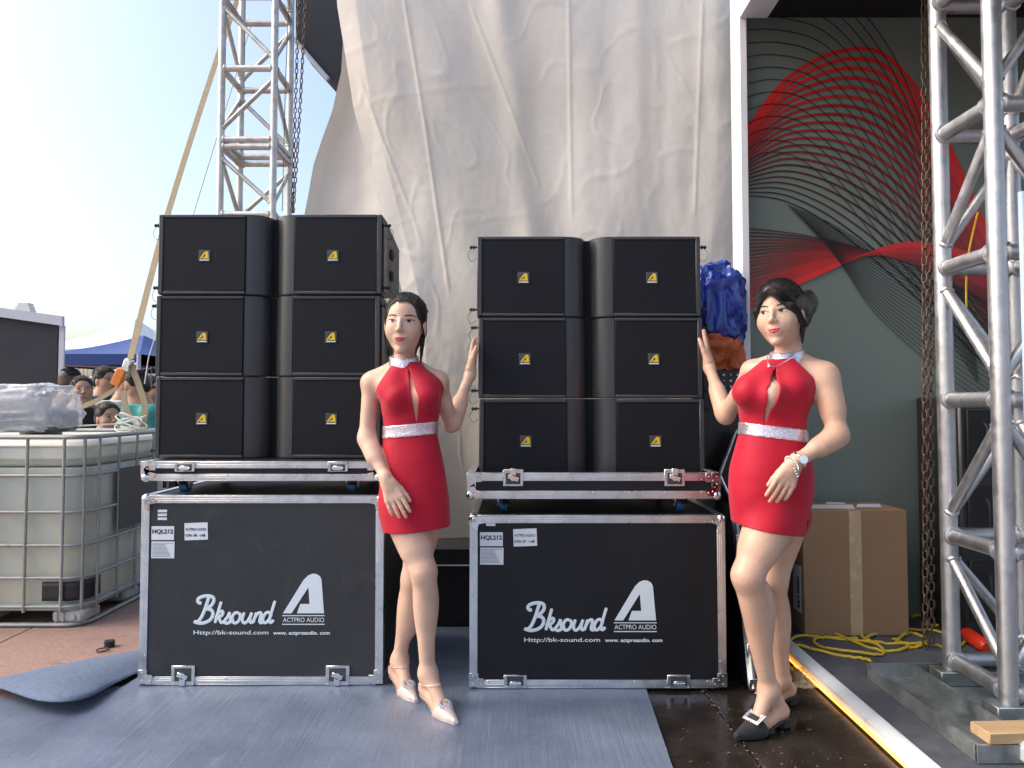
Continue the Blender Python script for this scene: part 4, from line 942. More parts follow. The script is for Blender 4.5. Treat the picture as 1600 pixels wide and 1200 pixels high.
sd.span((x_, by+.03, zb+.10), (x_+.001, by+.13, zb+.33)); so = sd.build('label', 'sticker', t)
m = MB()
vs, fs, h = text_mesh('FP14000', .05, .0016); m.add([(x_-.0006-v[2], by+.05+(h-v[1])*.8, zb+.12+v[0]*.9) for v in vs], fs); m.build('print', 'ink', so, smooth=False)
m = MB()
for i in range(6): m.span((x_, by+.05+i*.022, zb+.38), (x_+.0008, by+.062+i*.022, zb+.50))
m.build('printed_marks', 'ink', t)
# ------------------------------------------------------------------ yellow cable coils on the booth floor
def floor_path(pp, z=.056): return [G(a, b, z) for a, b in pp]
t = thing('yellow_cable', 'tangled yellow cable looped on the grey booth floor beside the cardboard box', 'cable', G(1340, 1000, .052))
for pp in ([(1232, 1002), (1260, 994), (1330, 1000), (1372, 1010), (1380, 1022), (1360, 1024), (1300, 1014), (1272, 1004), (1290, 996), (1340, 998)],
           [(1350, 998), (1400, 984), (1440, 984), (1475, 990)], [(1345, 985), (1352, 1000), (1400, 1006), (1450, 1008), (1480, 1012)], [(1240, 1008), (1290, 1020), (1340, 1028), (1362, 1036)],
           [(1400, 1004), (1420, 990), (1445, 996), (1440, 1010), (1415, 1012)], [(1425, 964), (1460, 962), (1480, 968), (1470, 978), (1440, 974)], [(1300, 990), (1340, 1006), (1390, 1018), (1420, 1010), (1395, 998)], [(1478, 1012), (1500, 1010), (1510, 998), (1506, 985)]):
    q = catmull(floor_path(pp), 7); MB().tube([p+Vector((0, 0, random.uniform(0, .006)+.004*math.sin(i*.4))) for i, p in enumerate(q)], .0068, 6).build('cable_loop', 'yellow_cable', t)
tag(MB().tube(catmull([P(1528, 332, 3.0), P(1520, 365, 3.0), P(1513, 400, 3.0), P(1510, 440, 3.0), P(1510, 482, 3.0)], 6), .004, 6).build('hanging_cable', 'yellow_cable'), 'short yellow cable dangling inside the right truss tower', 'cable')
m = MB(); m.tube(catmull([G(1508, 988, .08), G(1522, 998, .085), G(1542, 1012, .08)], 5), [.015, .028, .032, .034, .034, .034, .034, .034, .034, .03, .02], 10); tag(m.build('red_plug', 'red_plastic'), 'orange red plug connector lying behind the right truss post', 'plug')
# black amplifier racks behind the right truss
t = thing('equipment_rack', 'black equipment rack in the dark behind the right truss tower', 'rack', (2.45, 3.5, .05))
MB().span((2.17, 3.45, .051), (3.0, 3.82, 1.22), .01).build('body', 'black2', t)
for i in range(3): MB().span((2.20, 3.435, .15+i*.36), (2.97, 3.449, .44+i*.36), .006).build('front_panel', 'black', t)
for i in range(3):
    a = Vector((2.27, 3.42, .22+i*.36)); MB().tube(catmull([a, a+Vector((0, -.025, .02)), a+Vector((0, -.025, .13)), a+Vector((0, 0, .15))], 4), .006, 6).build('handle', 'rubber', t)
# crumpled clear plastic on the floor
def crumple(u, v):
    p = G(1240+u*55, 1040+v*35, .006); a = mnoise.noise(Vector((u*6, v*6, 1))); e = min(u, v, 1-u, 1-v)*4; return (p.x+.012*mnoise.noise(Vector((u*5, v*5, 9))), p.y+.02*mnoise.noise(Vector((u*5, v*5, 3))), .004+min(1, e)*.03*abs(a)+.012*abs(mnoise.noise(Vector((u*15, v*15, 2)))))
tag(MB().grid(crumple, 26, 26).build('plastic_wrap', mat('wrap', (.72, .66, .5), .15, trans=.5, var=.1, alpha=.65), angle=25), 'crumpled clear plastic wrap lying by the glowing edging', 'plastic wrap')
# crumbs of dust on the black floor
d = MB()
for i in range(110):
    px = random.uniform(1060, 1400); py = random.uniform(1078, 1199); p = G(px, py, .003)
    if p.x > 1.26 or p.x < cx(p.y)+.02: continue
    s = random.choice((.001, .0015, .002, .003)); d.box(p, (s*random.uniform(1, 3), s, .0015), 0, Matrix.Rotation(random.uniform(0, 3), 3, 'Z'))
for i in range(60):
    y = random.uniform(1.9, 3.0); p = Vector((jx(y)+random.gauss(0, .006), y, .003)); s = random.uniform(.0015, .004); d.box(p, (s, s*1.8, .002), 0, Matrix.Rotation(random.uniform(0, 3), 3, 'Z'))
o = tag(d.build('floor_crumbs', 'dust', kind='stuff'), 'pale crumbs and dust scattered over the black plywood floor', 'dust')
# small black cap with ring on the paving
p = G(171, 1010); t = thing('screw_cap', 'small black screw cap with its ring lying on the red paving', 'cap', p)
MB().cyl(p+Vector((0, 0, .0)), p+Vector((0, 0, .028)), .024, 16).build('cap', 'rubber', t); q = G(160, 1017)
MB().tube([(q.x+.026*math.cos(a), q.y+.026*math.sin(a), .005) for a in np.linspace(0, 6.283, 20)], .0035, 5).build('ring', 'rubber', t)
# ------------------------------------------------------------------ blue and orange tarp bundle behind the right stack
def lump(px0, px1, py0, py1, d, dep, seed, nm, m, label, cat):
    a = P(px0, py0, d); b = P(px1, py1, d); cx_ = (a.x+b.x)/2; cz = (a.z+b.z)/2; rx = abs(b.x-a.x)/2; rz = abs(a.z-b.z)/2
    def f(u, v):
        th = math.pi*v; ph = 2*math.pi*u; n = Vector((math.sin(th)*math.cos(ph), math.sin(th)*math.sin(ph), math.cos(th)))
        sq = lambda t: math.copysign(abs(t)**.7, t)
        k = 1+.20*mnoise.noise(n*2.2+Vector((seed, 0, 0)))-.34*abs(mnoise.noise(Vector((n.x*3.2, n.y*3.2, n.z*1.8))+Vector((0, seed, 0))))-.12*abs(mnoise.noise(Vector((n.x*7, n.y*7, n.z*3.5))+Vector((seed, seed, 0))))+.12
        return (cx_+rx*sq(n.x)*k, d+dep*(1+sq(n.y)*k), cz+rz*sq(n.z)*k)
    return tag(MB().grid(f, 130, 90).build(nm, m, angle=70), label, cat)
lump(1080, 1172, 410, 545, 3.60, .12, 3, 'tarp_bundle', 'blue_tarp', 'crumpled glossy blue tarp bundle beside the right speaker stack', 'tarp')
lump(1084, 1166, 520, 590, 3.57, .11, 8, 'tarp_bundle', 'orange_tarp', 'crumpled orange red tarp below the blue tarp bundle', 'tarp')
def bl(u, v):
    z = P(0, 210, 3.98).z+(P(0, 460, 3.98).z-P(0, 210, 3.98).z)*v; x = P(1147+8*v, 300, 3.98).x+u*.12; return (x, 3.98+.03*mnoise.noise(Vector((x*9, z*6, 1))), z)
tag(MB().grid(bl, 10, 60).build('blue_sheet', 'blue_tarp'), 'narrow strip of blue sheet between the white tarp and the white post', 'tarp')
# ================================================================== WATER TANK (caged container)
IX1 = P(134, 800, 3.82).x; IY0 = 3.82; IW, ID, IH = 1.16, 1.0, 1.012; IX0 = IX1-IW; IY1 = IY0+ID
t = thing('caged_tank', 'caged translucent plastic liquid tank on a steel pallet at the left', 'tank', ((IX0+IX1)/2, (IY0+IY1)/2, 0))
def rrect(x0, x1, y0, y1, r, n=6):
    out = []
    for (cx_, cy_, a0) in ((x1-r, y0+r, -90), (x1-r, y1-r, 0), (x0+r, y1-r, 90), (x0+r, y0+r, 180)):
        for i in range(n+1): a = R(a0+90*i/n); out.append((cx_+r*math.cos(a), cy_+r*math.sin(a)))
    return out
def rbody(z0, z1, ins, name, m, rr=.12, soft=.03, bulge=0):
    levels = [(z0, soft), (z0+soft*.35, soft*.3), (z0+soft, 0)]+[(z0+(z1-z0)*f, 0) for f in (.25, .4, .5, .6, .75)]+[(z1-soft, 0), (z1-soft*.35, soft*.3), (z1, soft)]; mb = MB(); n = None; vs = []
    for z, s in levels:
        pr = rrect(IX0+ins+s, IX1-ins-s, IY0+ins+s, IY1-ins-s, rr); n = len(pr); vs += [(x, y, z) for x, y in pr]
    fs = [(i*n+k, i*n+(k+1) % n, (i+1)*n+(k+1) % n, (i+1)*n+k) for i in range(len(levels)-1) for k in range(n)]+[tuple(range(n)), tuple((len(levels)-1)*n+k for k in range(n))]
    mb.add(vs, fs); return mb.build(name, m, t, angle=50)
LQ = P(60, 731, 3.85).z
rbody(.115, LQ, .024, 'liquid', 'liquid', soft=.004); rbody(LQ+.0005, IH-.015, .022, 'bottle', 'bottle', soft=.05)
rings = [P(60, y, 3.82).z for y in (683, 743, 800, 852, 903, 948)]
for i, z in enumerate(rings):
    pr = rrect(IX0, IX1, IY0, IY1, .11, 8); rr = .0095 if i else .013; q = MB(); pts = [(x, y, z) for x, y in pr]; q.tube(pts+[pts[0]], rr, 8, cap=False); q.build('cage_ring', 'cage', t)
for k in range(6):
    x = IX1-.12-k*.197
    for y in (IY0-.004, IY1+.004): MB().tube([(x, y, rings[-1]-.03), (x, y, rings[0])], .0085, 8).build('cage_upright', 'cage', t)
for k in range(5):
    y = IY0+.11+k*.195
    for x in (IX1+.004, IX0-.004): MB().tube([(x, y, rings[-1]-.03), (x, y, rings[0])], .0085, 8).build('cage_upright', 'cage', t)
cz = rings[-1]; a = R(-45); ccx, ccy = IX1-.11, IY0+.11
MB().tube([(ccx+.114*math.cos(a), ccy+.114*math.sin(a), cz-.03), (ccx+.114*math.cos(a), ccy+.114*math.sin(a), rings[0])], .0085, 8).build('cage_upright', 'cage', t)
# pallet: deck tray, corner feet, bottom runner
rbody(.085, .118, .0, 'pallet_deck', 'pallet', soft=.006)
for x in (IX0+.09, (IX0+IX1)/2, IX1-.09):
    for y in (IY0+.09, (IY0+IY1)/2, IY1-.09):
        f = MB(); f.box((x, y, .052), (.17, .17, .068), .02); f.cyl((x+.03, y-.084, .052), (x+.03, y-.092, .052), .016, 12); f.box((x-.055, y-.086, .052), (.012, .008, .05), .002); f.box((x-.02, y-.086, .052), (.012, .008, .05), .002); f.build('pallet_foot', 'pallet', t)
q = MB(); pr = rrect(IX0+.005, IX1-.005, IY0+.005, IY1-.005, .10, 8); q.tube([(x, y, .012) for x, y in pr]+[(pr[0][0], pr[0][1], .012)], .012, 8, cap=False); q.build('pallet_runner', 'cage', t)
# black wrap plate round the front corner, dark name plate on the side
def wrap(u, v):
    s = u*.30-.12; z = .135+v*.10
    if s < 0: x, y = IX1-.11+s, IY0+.012
    else:
        a = min(s/.12, 1)*math.pi/2; x, y = IX1-.11+.098*math.sin(a), IY0+.11-.098*math.cos(a)
        if s > .12: y += s-.12
    return (x, y-.0, z)
o = MB().grid(wrap, 24, 4).build('corner_plate', 'black2', t); md = o.modifiers.new('thick', 'SOLIDIFY'); md.thickness = .006; md.offset = 0
MB().span((IX1+.006, IY0+.30, rings[3]+.03), (IX1+.014, IY0+.74, rings[1]+.01), .003).build('name_plate', 'plate', t)
MB().cyl(((IX0+IX1)/2, (IY0+IY1)/2, IH-.017), ((IX0+IX1)/2, (IY0+IY1)/2, IH+.02), .11, 20).build('lid', 'black2', t)
# plastic-wrapped parcel on the tank
def bagf(u, v):
    a = P(-30, 682, 4.0); b = P(110, 604, 4.0); cx_ = (a.x+b.x)/2; rx = (b.x-a.x)/2; th = math.pi*v; ph = 2*math.pi*u; n = Vector((math.sin(th)*math.cos(ph), math.sin(th)*math.sin(ph), math.cos(th)))
    sq = lambda t: math.copysign(abs(t)**.55, t); k = 1+.12*mnoise.noise(n*3)-.10*abs(mnoise.noise(n*6+Vector((4, 0, 0))))-.05*abs(mnoise.noise(n*14))
    z = rings[0]+.018+(b.z-rings[0])*max(0, .5+.5*sq(n.z)*k); return (cx_+rx*sq(n.x)*k*(1.05 if n.z < 0 else .93), 4.05+.17*sq(n.y)*k, z)
t = thing('wrapped_parcel', 'dark box wrapped in crumpled clear plastic on top of the tank', 'parcel', (P(40, 680, 4.0).x, 4.05, rings[0]))
MB().grid(bagf, 70, 44).build('plastic_bag', 'bag', t, angle=40)
a = P(-10, 680, 4.0); b = P(98, 641, 4.0); MB().span((a.x, 3.95, rings[0]+.022), (b.x, 4.16, b.z), .015).build('box', 'plate', t)
# ------------------------------------------------------------------ ratchet strap, its tails and the rope
def band(pts, w_, m, name, parent, wdir=(1, 0, .25), th=.0035, n=8):
    q = catmull(pts, n) if len(pts) > 2 else [Vector(p) for p in pts]; vs = []; W = Vector(wdir).normalized()*w_/2; nn = len(q)
    for p in q: vs += [p-W, p+W, p+W+Vector((0, th, 0)), p-W+Vector((0, th, 0))]
    fs = [(4*i+k, 4*i+(k+1) % 4, 4*i+4+(k+1) % 4, 4*i+4+k) for i in range(nn-1) for k in range(4)]+[(0, 1, 2, 3), (4*nn-4, 4*nn-3, 4*nn-2, 4*nn-1)]
    return MB().add(vs, fs).build(name, m, parent)
anchor = P(196, 585, 4.86)
t = thing('ratchet_strap', 'tan webbing strap with orange ratchet stretched from the left truss to the tank', 'strap', (IX1, IY1, IH))
band([P(385, -40, 5.75), P(342, 82, 5.62), P(263, 331, 5.22), P(203, 562, 4.87)], .052, 'strap', 'webbing', t, (1, 0, .33))
rb = MB(); rb.box(anchor+Vector((.02, -.01, .06)), (.055, .05, .09), .008, Matrix.Rotation(R(20), 3, 'Y')); ro = rb.build('ratchet', 'steel', t); MB().box(anchor+Vector((-.03, -.03, -.02)), (.065, .03, .12), .008, Matrix.Rotation(R(24), 3, 'Y')).build('ratchet_handle', 'orange', ro)
band([P(186, 604, 4.83), P(150, 626, 4.83), P(104, 645, 4.83)], .040, 'strap', 'webbing', t, (.2, 0, 1))
band([P(203, 566, 4.85), P(216, 600, 4.84), P(226, 635, 4.83), P(222, 668, 4.82), P(214, 700, 4.83), P(212, 735, 4.83)], .044, 'strap', 'webbing', t, (1, 0, .15))
band([P(192, 610, 4.80), P(198, 640, 4.80), P(214, 662, 4.80)], .042, 'strap', 'webbing', t, (1, 0, -.2))
t = thing('rope_coil', 'pale rope bundle tied at the far corner of the tank with a tail hanging down', 'rope', P(205, 660, 4.78))
cpt = P(203, 656, 4.76)
for k in range(6): 
    MB().tube([(cpt.x+(.055+.008*((k*5) % 7))*math.cos(a)+.012*math.sin(k*2.1), cpt.y+.04*math.sin(a), cpt.z+.010*((k*3) % 5)-.03+(.020+.006*k)*math.sin(a+k*1.3)) for a in np.linspace(0, 6.283, 24)], .0055, 5).build('rope_turn', 'rope', t)
MB().tube(catmull([P(210, 662, 4.74), P(212, 700, 4.72), P(206, 780, 4.70), P(200, 850, 4.70), P(196, 912, 4.70)], 6), .005, 5).build('rope_tail', 'rope', t)
MB().tube(catmull([P(190, 662, 4.76), P(150, 664, 4.6), P(112, 666, 4.4)], 6), .005, 5).build('rope_tail', 'rope', t)
for (a, b, lab) in (((330, 225), (300, 330), 'thin wire stay beside the left truss tower, upper'),):
    tag(MB().tube([P(392, 40, 5.85), P(302, 335, 5.7), P(232, 560, 5.55), P(226, 600, 5.5)], .0045, 5).build('stay_wire', 'rope'), 'thin pale wire slanting down beside the tan strap', 'wire')
tag(MB().tube([P(452, -10, 5.35), P(446, 130, 5.35), P(441, 330, 5.35)], .003, 5).build('signal_cable', 'rubber'), 'thin dark cable hanging inside the left truss tower', 'cable')
# ================================================================== FAR BACKGROUND
t = thing('dark_booth', 'dark navy booth wall with pale grey frame at the left picture edge', 'booth', (P(20, 640, 7).x, 7.2, 0))
xa, xb = P(-120, 600, 7).x, P(90, 600, 7).x
MB().prism([(xa, 7.0, 0), (xb, 7.0, 0), P(90, 508, 7.0), P(-120, 478, 7.0)], (0, .08, 0)).build('wall', 'navy', t)
MB().span((xb+.001, 6.999, 0), (xb+.055, 7.02, P(0, 509, 7).z), .004).build('corner_post', 'grey_frame', t)
MB().prism([P(-120, 478, 6.96), P(97, 509, 6.96), P(97, 494, 6.96), P(-120, 464, 6.96)], (0, .038, 0)).build('roof_edge', 'grey_frame', t)
def gazebo(nm, pxl, pxr, pe, pa, d, dep, m, lab, valance, legs=True):
    xl, xr = P(pxl, pe, d).x, P(pxr, pe, d).x; ze = P(0, pe, d).z; za = P(0, pa, d+dep/2).z
    t = thing(nm, lab, 'tent', ((xl+xr)/2, d+dep/2, 0)); c = Vector(((xl+xr)/2, d+dep/2, za)); K = [Vector((xl, d, ze)), Vector((xr, d, ze)), Vector((xr, d+dep, ze)), Vector((xl, d+dep, ze))]
    cm = MB()
    for i in range(4):
        a, b = K[i], K[(i+1) % 4]
        def f(u, v): p = a.lerp(b, u).lerp(c, v); p.z -= .10*math.sin(math.pi*v)*(za-ze)+.04*math.sin(math.pi*u)*(1-v); return p
        cm.grid(f, 8, 8)
    cm.build('canopy', m, t, angle=30)
    for i in range(4):
        a, b = K[i], K[(i+1) % 4]
        MB().prism([a, b, b-Vector((0, 0, valance)), a-Vector((0, 0, valance))], (0, .012, 0)).build('valance', m, t)
        if legs: MB().cyl((a.x, a.y, 0), (a.x, a.y, ze), .025, 8).build('leg', 'grey_frame', t)
    MB().cyl(K[0]-Vector((0, 0, valance*.9)), (K[1]+K[2])/2-Vector((0, 0, valance)), .02, 6).build('brace', 'grey_frame', t); MB().cyl(K[1]-Vector((0, 0, valance*.9)), K[0]+Vector((0, 0, -.5)), .02, 6).build('brace', 'grey_frame', t)
gazebo('blue_gazebo', 55, 217, 553, 524, 8.5, 2.6, 'blue_tent', 'blue pop up canopy above the seated crowd', .13)
gazebo('white_tent', 40, 200, 545, 498, 13, 4, 'white_tent', 'white peaked tent behind the blue canopy, left one', .25)
gazebo('white_tent', 165, 330, 548, 508, 15, 4, 'white_tent', 'white peaked tent behind the blue canopy, right one beside the strap', .25)
t = thing('stepped_building', 'pale stepped building top far behind the dark booth roof', 'building', (P(47, 480, 40).x, 40, 0))
for i in range(3): MB().span((P(34+i*3, 0, 40).x, 40, (P(0, 488-i*5, 40).z if i else 0)), (P(60-i*2, 0, 40).x, 40.5, P(0, 483-i*5, 40).z-.003)).build('storey', 'white_tent', t)
# pale fence behind the crowd
t = thing('mesh_fence', 'pale wire fence behind the crowd', 'fence', (P(160, 640, 10).x, 10, 0))
for i in range(34):
    x = P(70, 600, 10).x+i*.06; MB().cyl((x, 10, 0), (x, 10, 1.72), .006, 5).build('wire', 'grey_frame', t)
for z in (.3, 1.0, 1.7): MB().cyl((P(70, 600, 10).x, 9.99, z), (P(70, 600, 10).x+2.0, 9.99, z), .014, 6).build('rail', 'grey_frame', t)
# ================================================================== PEOPLE
def strands(root, fr, paths, r=.0007, name='hair_strands', n=5):
    m = MB()
    for p in paths: 
        q = catmull(p, n); k = len(q); m.tube(q, [r*(1-.6*i/(k-1)) for i in range(k)], 3, cap=False)
    return m.build(name, 'hair', root, angle=180)
def garment(root, name, prims, h, off, cuts, m):
    vs, fs = sdf_mesh(prims, h, off, cuts); return np_link(name, vs, fs, m, root, 55)
def seg(x, z, a, b):   # signed distance to the line a->b in the XZ plane, positive to the left of the direction
    dx, dz = b[0]-a[0], b[1]-a[1]; L = math.hypot(dx, dz); return ((x-a[0])*(-dz)+(z-a[1])*dx)/L*1.0
def limb(a, b, c, ra, rb, rc_, k=.025): return [rc(a, b, ra, rb, k), rc(b, c, rb, rc_, k)]
def foot(ank, heel, toe, h, w=.030):
    ank, heel, toe = A3(ank), A3(heel), A3(toe); d = toe-heel; d[2] = 0; d = unit(d); lat = np.array([-d[1], d[0], 0]); L = np.linalg.norm((toe-heel)[:2])
    ball = heel+d*L*.66; ball[2] = .026
    return [rc(ank, heel+np.array([0, 0, .004]), .031, .026, .03), rc(ank+d*.01, ball+np.array([0, 0, .014]), .030, .022, .03), rc(heel, ball, .024, .026, .02),
            rc(ball+lat*.012, toe-d*.012+lat*.004, .022, .011, .015), rc(ball-lat*.012, toe-d*.02-lat*.008, .021, .011, .015)], d, lat, ball
SHR = .010
def row(px0, px1, py, d, b, yc=0): a = P(px0, py, d); c = P(px1, py, d); return (a.z, (a.x+c.x)/2, d+yc, (c.x-a.x)/2-SHR, b-.006)
# ------------------------------------------------------------------ left woman
d = 2.85
wl = thing('person', 'woman with pulled back hair in short red halter dress, between the two speaker stacks', 'person', (-.38, 2.85, 0), 'two women in red dresses')
torso = [row(614, 658, 572, d+.02, .050, .01), row(602, 674, 586, d+.01, .072), row(597, 688, 600, d, .088), row(594, 691, 618, d, .096), row(594, 691, 636, d, .093), row(598, 686, 658, d, .083), row(599, 684, 672, d, .080), row(597, 687, 690, d, .086), row(594, 694, 720, d, .100), row(592, 699, 750, d, .108), row(592, 703, 778, d, .110), row(595, 705, 808, d, .106), row(597, 706, 832, d, .102)]
TB = tab(torso, .03)
breast = [el(P(620, 621, d-.075), (.044, .040, .044), .035), el(P(666, 620, d-.075), (.044, .040, .044), .035)]
shl, shr = P(581, 598, 2.87), P(684, 596, 2.88)
sh = [rc(P(625, 574, d+.02), shl, .040, .042, .035), rc(P(640, 574, d+.02), shr, .040, .041, .035), rc(P(590, 600, 2.86), P(612, 606, 2.83), .035, .045, .04), rc(P(680, 600, 2.86), P(660, 606, 2.83), .035, .045, .04)]
hc = P(633, 509, 2.82)
FR = head_frame(hc, R(4), R(1), R(2), 1.06)
neck = [rc(P(631, 578, d+.02), P(633, 528, d+.012), .043, .040, .02)]
eL, wL = P(573, 682, 2.84), P(604, 750, 2.725); tipL = P(627, 806, 2.69)
armL = limb(shl, eL, wL, .037, .0305, .0215)+[rc(P(574, 690, 2.83), P(584, 715, 2.79), .029, .028, .03)]
eR, wR = P(705, 663, 2.98), P(735, 584, 3.10)
armR = limb(shr, eR, wR, .037, .0305, .0205)+[rc(P(710, 655, 2.995), P(718, 632, 3.03), .032, .030, .03)]
hl = hand_prims(wL, tipL-wL, (1, 0, .55), (0, 1, 0), (.10, .12, .14, .15), .055, .98, .5)
hr = hand_prims(wR, P(743, 528, 3.155)-wR, (-.25, -1, 0), (1, .1, 0), (.05, .04, .04, .08), .05, 1.0, .35)
legF = limb(P(626, 790, 2.84), P(662, 893, 2.765), P(668, 1050, 2.81), .078, .047, .028, .03)+[el(P(667, 940, 2.81), (.043, .046, .11), .04), rc(P(632, 805, 2.83), P(650, 855, 2.795), .074, .062, .03)]
legB = limb(P(664, 790, 2.90), P(646, 905, 2.94), P(624, 1030, 3.0), .078, .046, .027, .03)+[el(P(641, 950, 2.98), (.041, .044, .11), .04), rc(P(662, 800, 2.90), P(656, 850, 2.92), .074, .060, .03)]
fF, dF, lF, bF = foot(P(668, 1052, 2.81), (-.340, 2.845, .066), (-.222, 2.675, .018), .05)
fB, dB, lB, bB = foot(P(624, 1032, 3.0), (-.492, 3.03, .066), (-.392, 2.865, .018), .05)
TBb = tab(torso[:-2], .03)
body = [TBb]+breast+sh+neck+head_prims(FR, .97)+armL+armR+hl+hr+legF+legB+fF+fB
fine = [(hc-Vector((.10, .14, .16)), hc+Vector((.10, .13, .15)), .0026)]
for w0, t0 in ((wL, tipL), (wR, P(743, 528, 3.155))):
    lo = np.minimum(A3(w0), A3(t0))-.075; hi = np.maximum(A3(w0), A3(t0))+.075; fine.append((lo, hi, .0026))
vs, fs = body_mesh(body, .0052, fine); np_link('body', vs, fs, 'skin', wl, 70)
face_parts(wl, FR, head_prims(FR, .97))
zc = lambda py: P(0, py, d).z; xc_ = lambda px: P(px, 600, d).x
dl0, dl1 = (xc_(620), zc(560)), (xc_(590), zc(612)); dr0, dr1 = (xc_(652), zc(562)), (xc_(697), zc(600))
kh = [(xc_(641), zc(575)), (xc_(660), zc(622)), (xc_(655), zc(661))]
def cutL(X, Y, Z):
    c = np.maximum(seg(X, Z, dl0, dl1)*-1, seg(X, Z, dr0, dr1))
    hem = (zc(829)+(X-xc_(600))*.08)-Z
    k = np.maximum(np.maximum(seg(X, Z, kh[0], kh[1]), seg(X, Z, kh[1], kh[2])), seg(X, Z, kh[2], kh[0])); k = np.where(Y < d, k, 1)
    return np.maximum(np.maximum(c, hem), np.maximum(-k-.0, Z-zc(566)))
dress_p = [TB]+breast+sh[2:]+[rc(P(628, 574, d+.0), P(612, 606, 2.81), .040, .046, .03), rc(P(640, 574, d), P(662, 606, 2.81), .040, .046, .03), legF[0], legF[3], legB[0], legB[3]]
garment(wl, 'dress', dress_p, .0032, .0060, cutL, 'red')
garment(wl, 'keyhole_mesh', [TB]+breast, .0042, .0030, lambda X, Y, Z: np.maximum(np.maximum(np.maximum(seg(X, Z, kh[0], kh[1]), seg(X, Z, kh[1], kh[2])), seg(X, Z, kh[2], kh[0]))-.004, Y-d+.02), 'gauze')
garment(wl, 'sequin_belt', [TB], .0042, .0105, lambda X, Y, Z: np.maximum(Z-zc(662)-(X-xc_(641))*.09, zc(681)-Z+(X-xc_(641))*.09), 'sequin')
nk = [rc(P(631, 590, d+.02), P(633, 528, d+.012), .050, .043, .02), rc(P(631, 574, d-.0), P(631, 566, d-.0), .050, .047, .03)]
garment(wl, 'sequin_collar', nk, .0036, .0065, lambda X, Y, Z: np.maximum(Z-zc(557)-.25*(Y-d), zc(571)-Z+.45*(Y-d)), 'sequin')
# hair: pulled back with a tail behind the neck
f, B, s = FR; E = lambda c, r, k=.015, sub=False: el(f(*c), np.array(r)*s, k, B, sub)
hp = [E((0, -.016, .038), (.0785, .097, .089)), E((0, -.06, -.01), (.072, .055, .075)), E((0, .080, -.030), (.070, .085, .090), .012, True), E((0, .090, .040), (.058, .062, .056), .012, True), rc(f(.0, -.075, -.04), f(.01, -.07, -.16), .035, .022, .03), rc(f(-.062, -.02, -.02), f(-.056, -.035, -.13), .010, .004, .012), rc(f(.062, -.02, -.02), f(.058, -.03, -.14), .010, .004, .012)]
vs, fs = sdf_mesh(hp, .003); np_link('hair', vs, fs, 'hair', wl, 60)
pp = []
def comb(fr, c, r, n, zl, back, jit=.002):
    f = fr[0]; out = []
    for i in range(n):
        al = random.uniform(-1.5, 1.5); ph0 = random.uniform(.0, .25); K = []
        for k in range(6):
            t_ = k/5; ph = math.pi*(.25+ph0*.42+.10*max(0, abs(al)-.6))*(1-t_)-math.pi*.25*t_; aa = al*(1-.15*t_)
            nx = math.sin(aa); ny = math.sin(ph)*math.cos(aa*.55)*.95; nz = math.cos(aa)*math.cos(ph)+zl*(1-t_)*0
            q = math.sqrt(nx*nx+ny*ny+nz*nz); K.append((c[0]+r[0]*nx/q*1.001+random.gauss(0, jit), c[1]+r[1]*ny/q*1.001, c[2]+r[2]*nz/q*1.001+random.gauss(0, jit)))
        out.append([Vector(f(*p)) for p in K]+[Vector(f(back[0]+random.gauss(0, .015), back[1], back[2]+random.gauss(0, .015)))])
    return out
pp = comb(FR, (0, -.016, .038), (.0785, .097, .089), 520, 0, (0, -.10, -.01))
for i in range(40):
    sx = random.choice((-1, 1)); pp.append([Vector(f(sx*.066, .03+random.gauss(0, .01), .02)), Vector(f(sx*(.074+random.gauss(0, .002)), .0, -.05)), Vector(f(sx*(.064+random.gauss(0, .006)), .0, -.12+random.gauss(0, .02)))])
strands(wl, FR, pp)
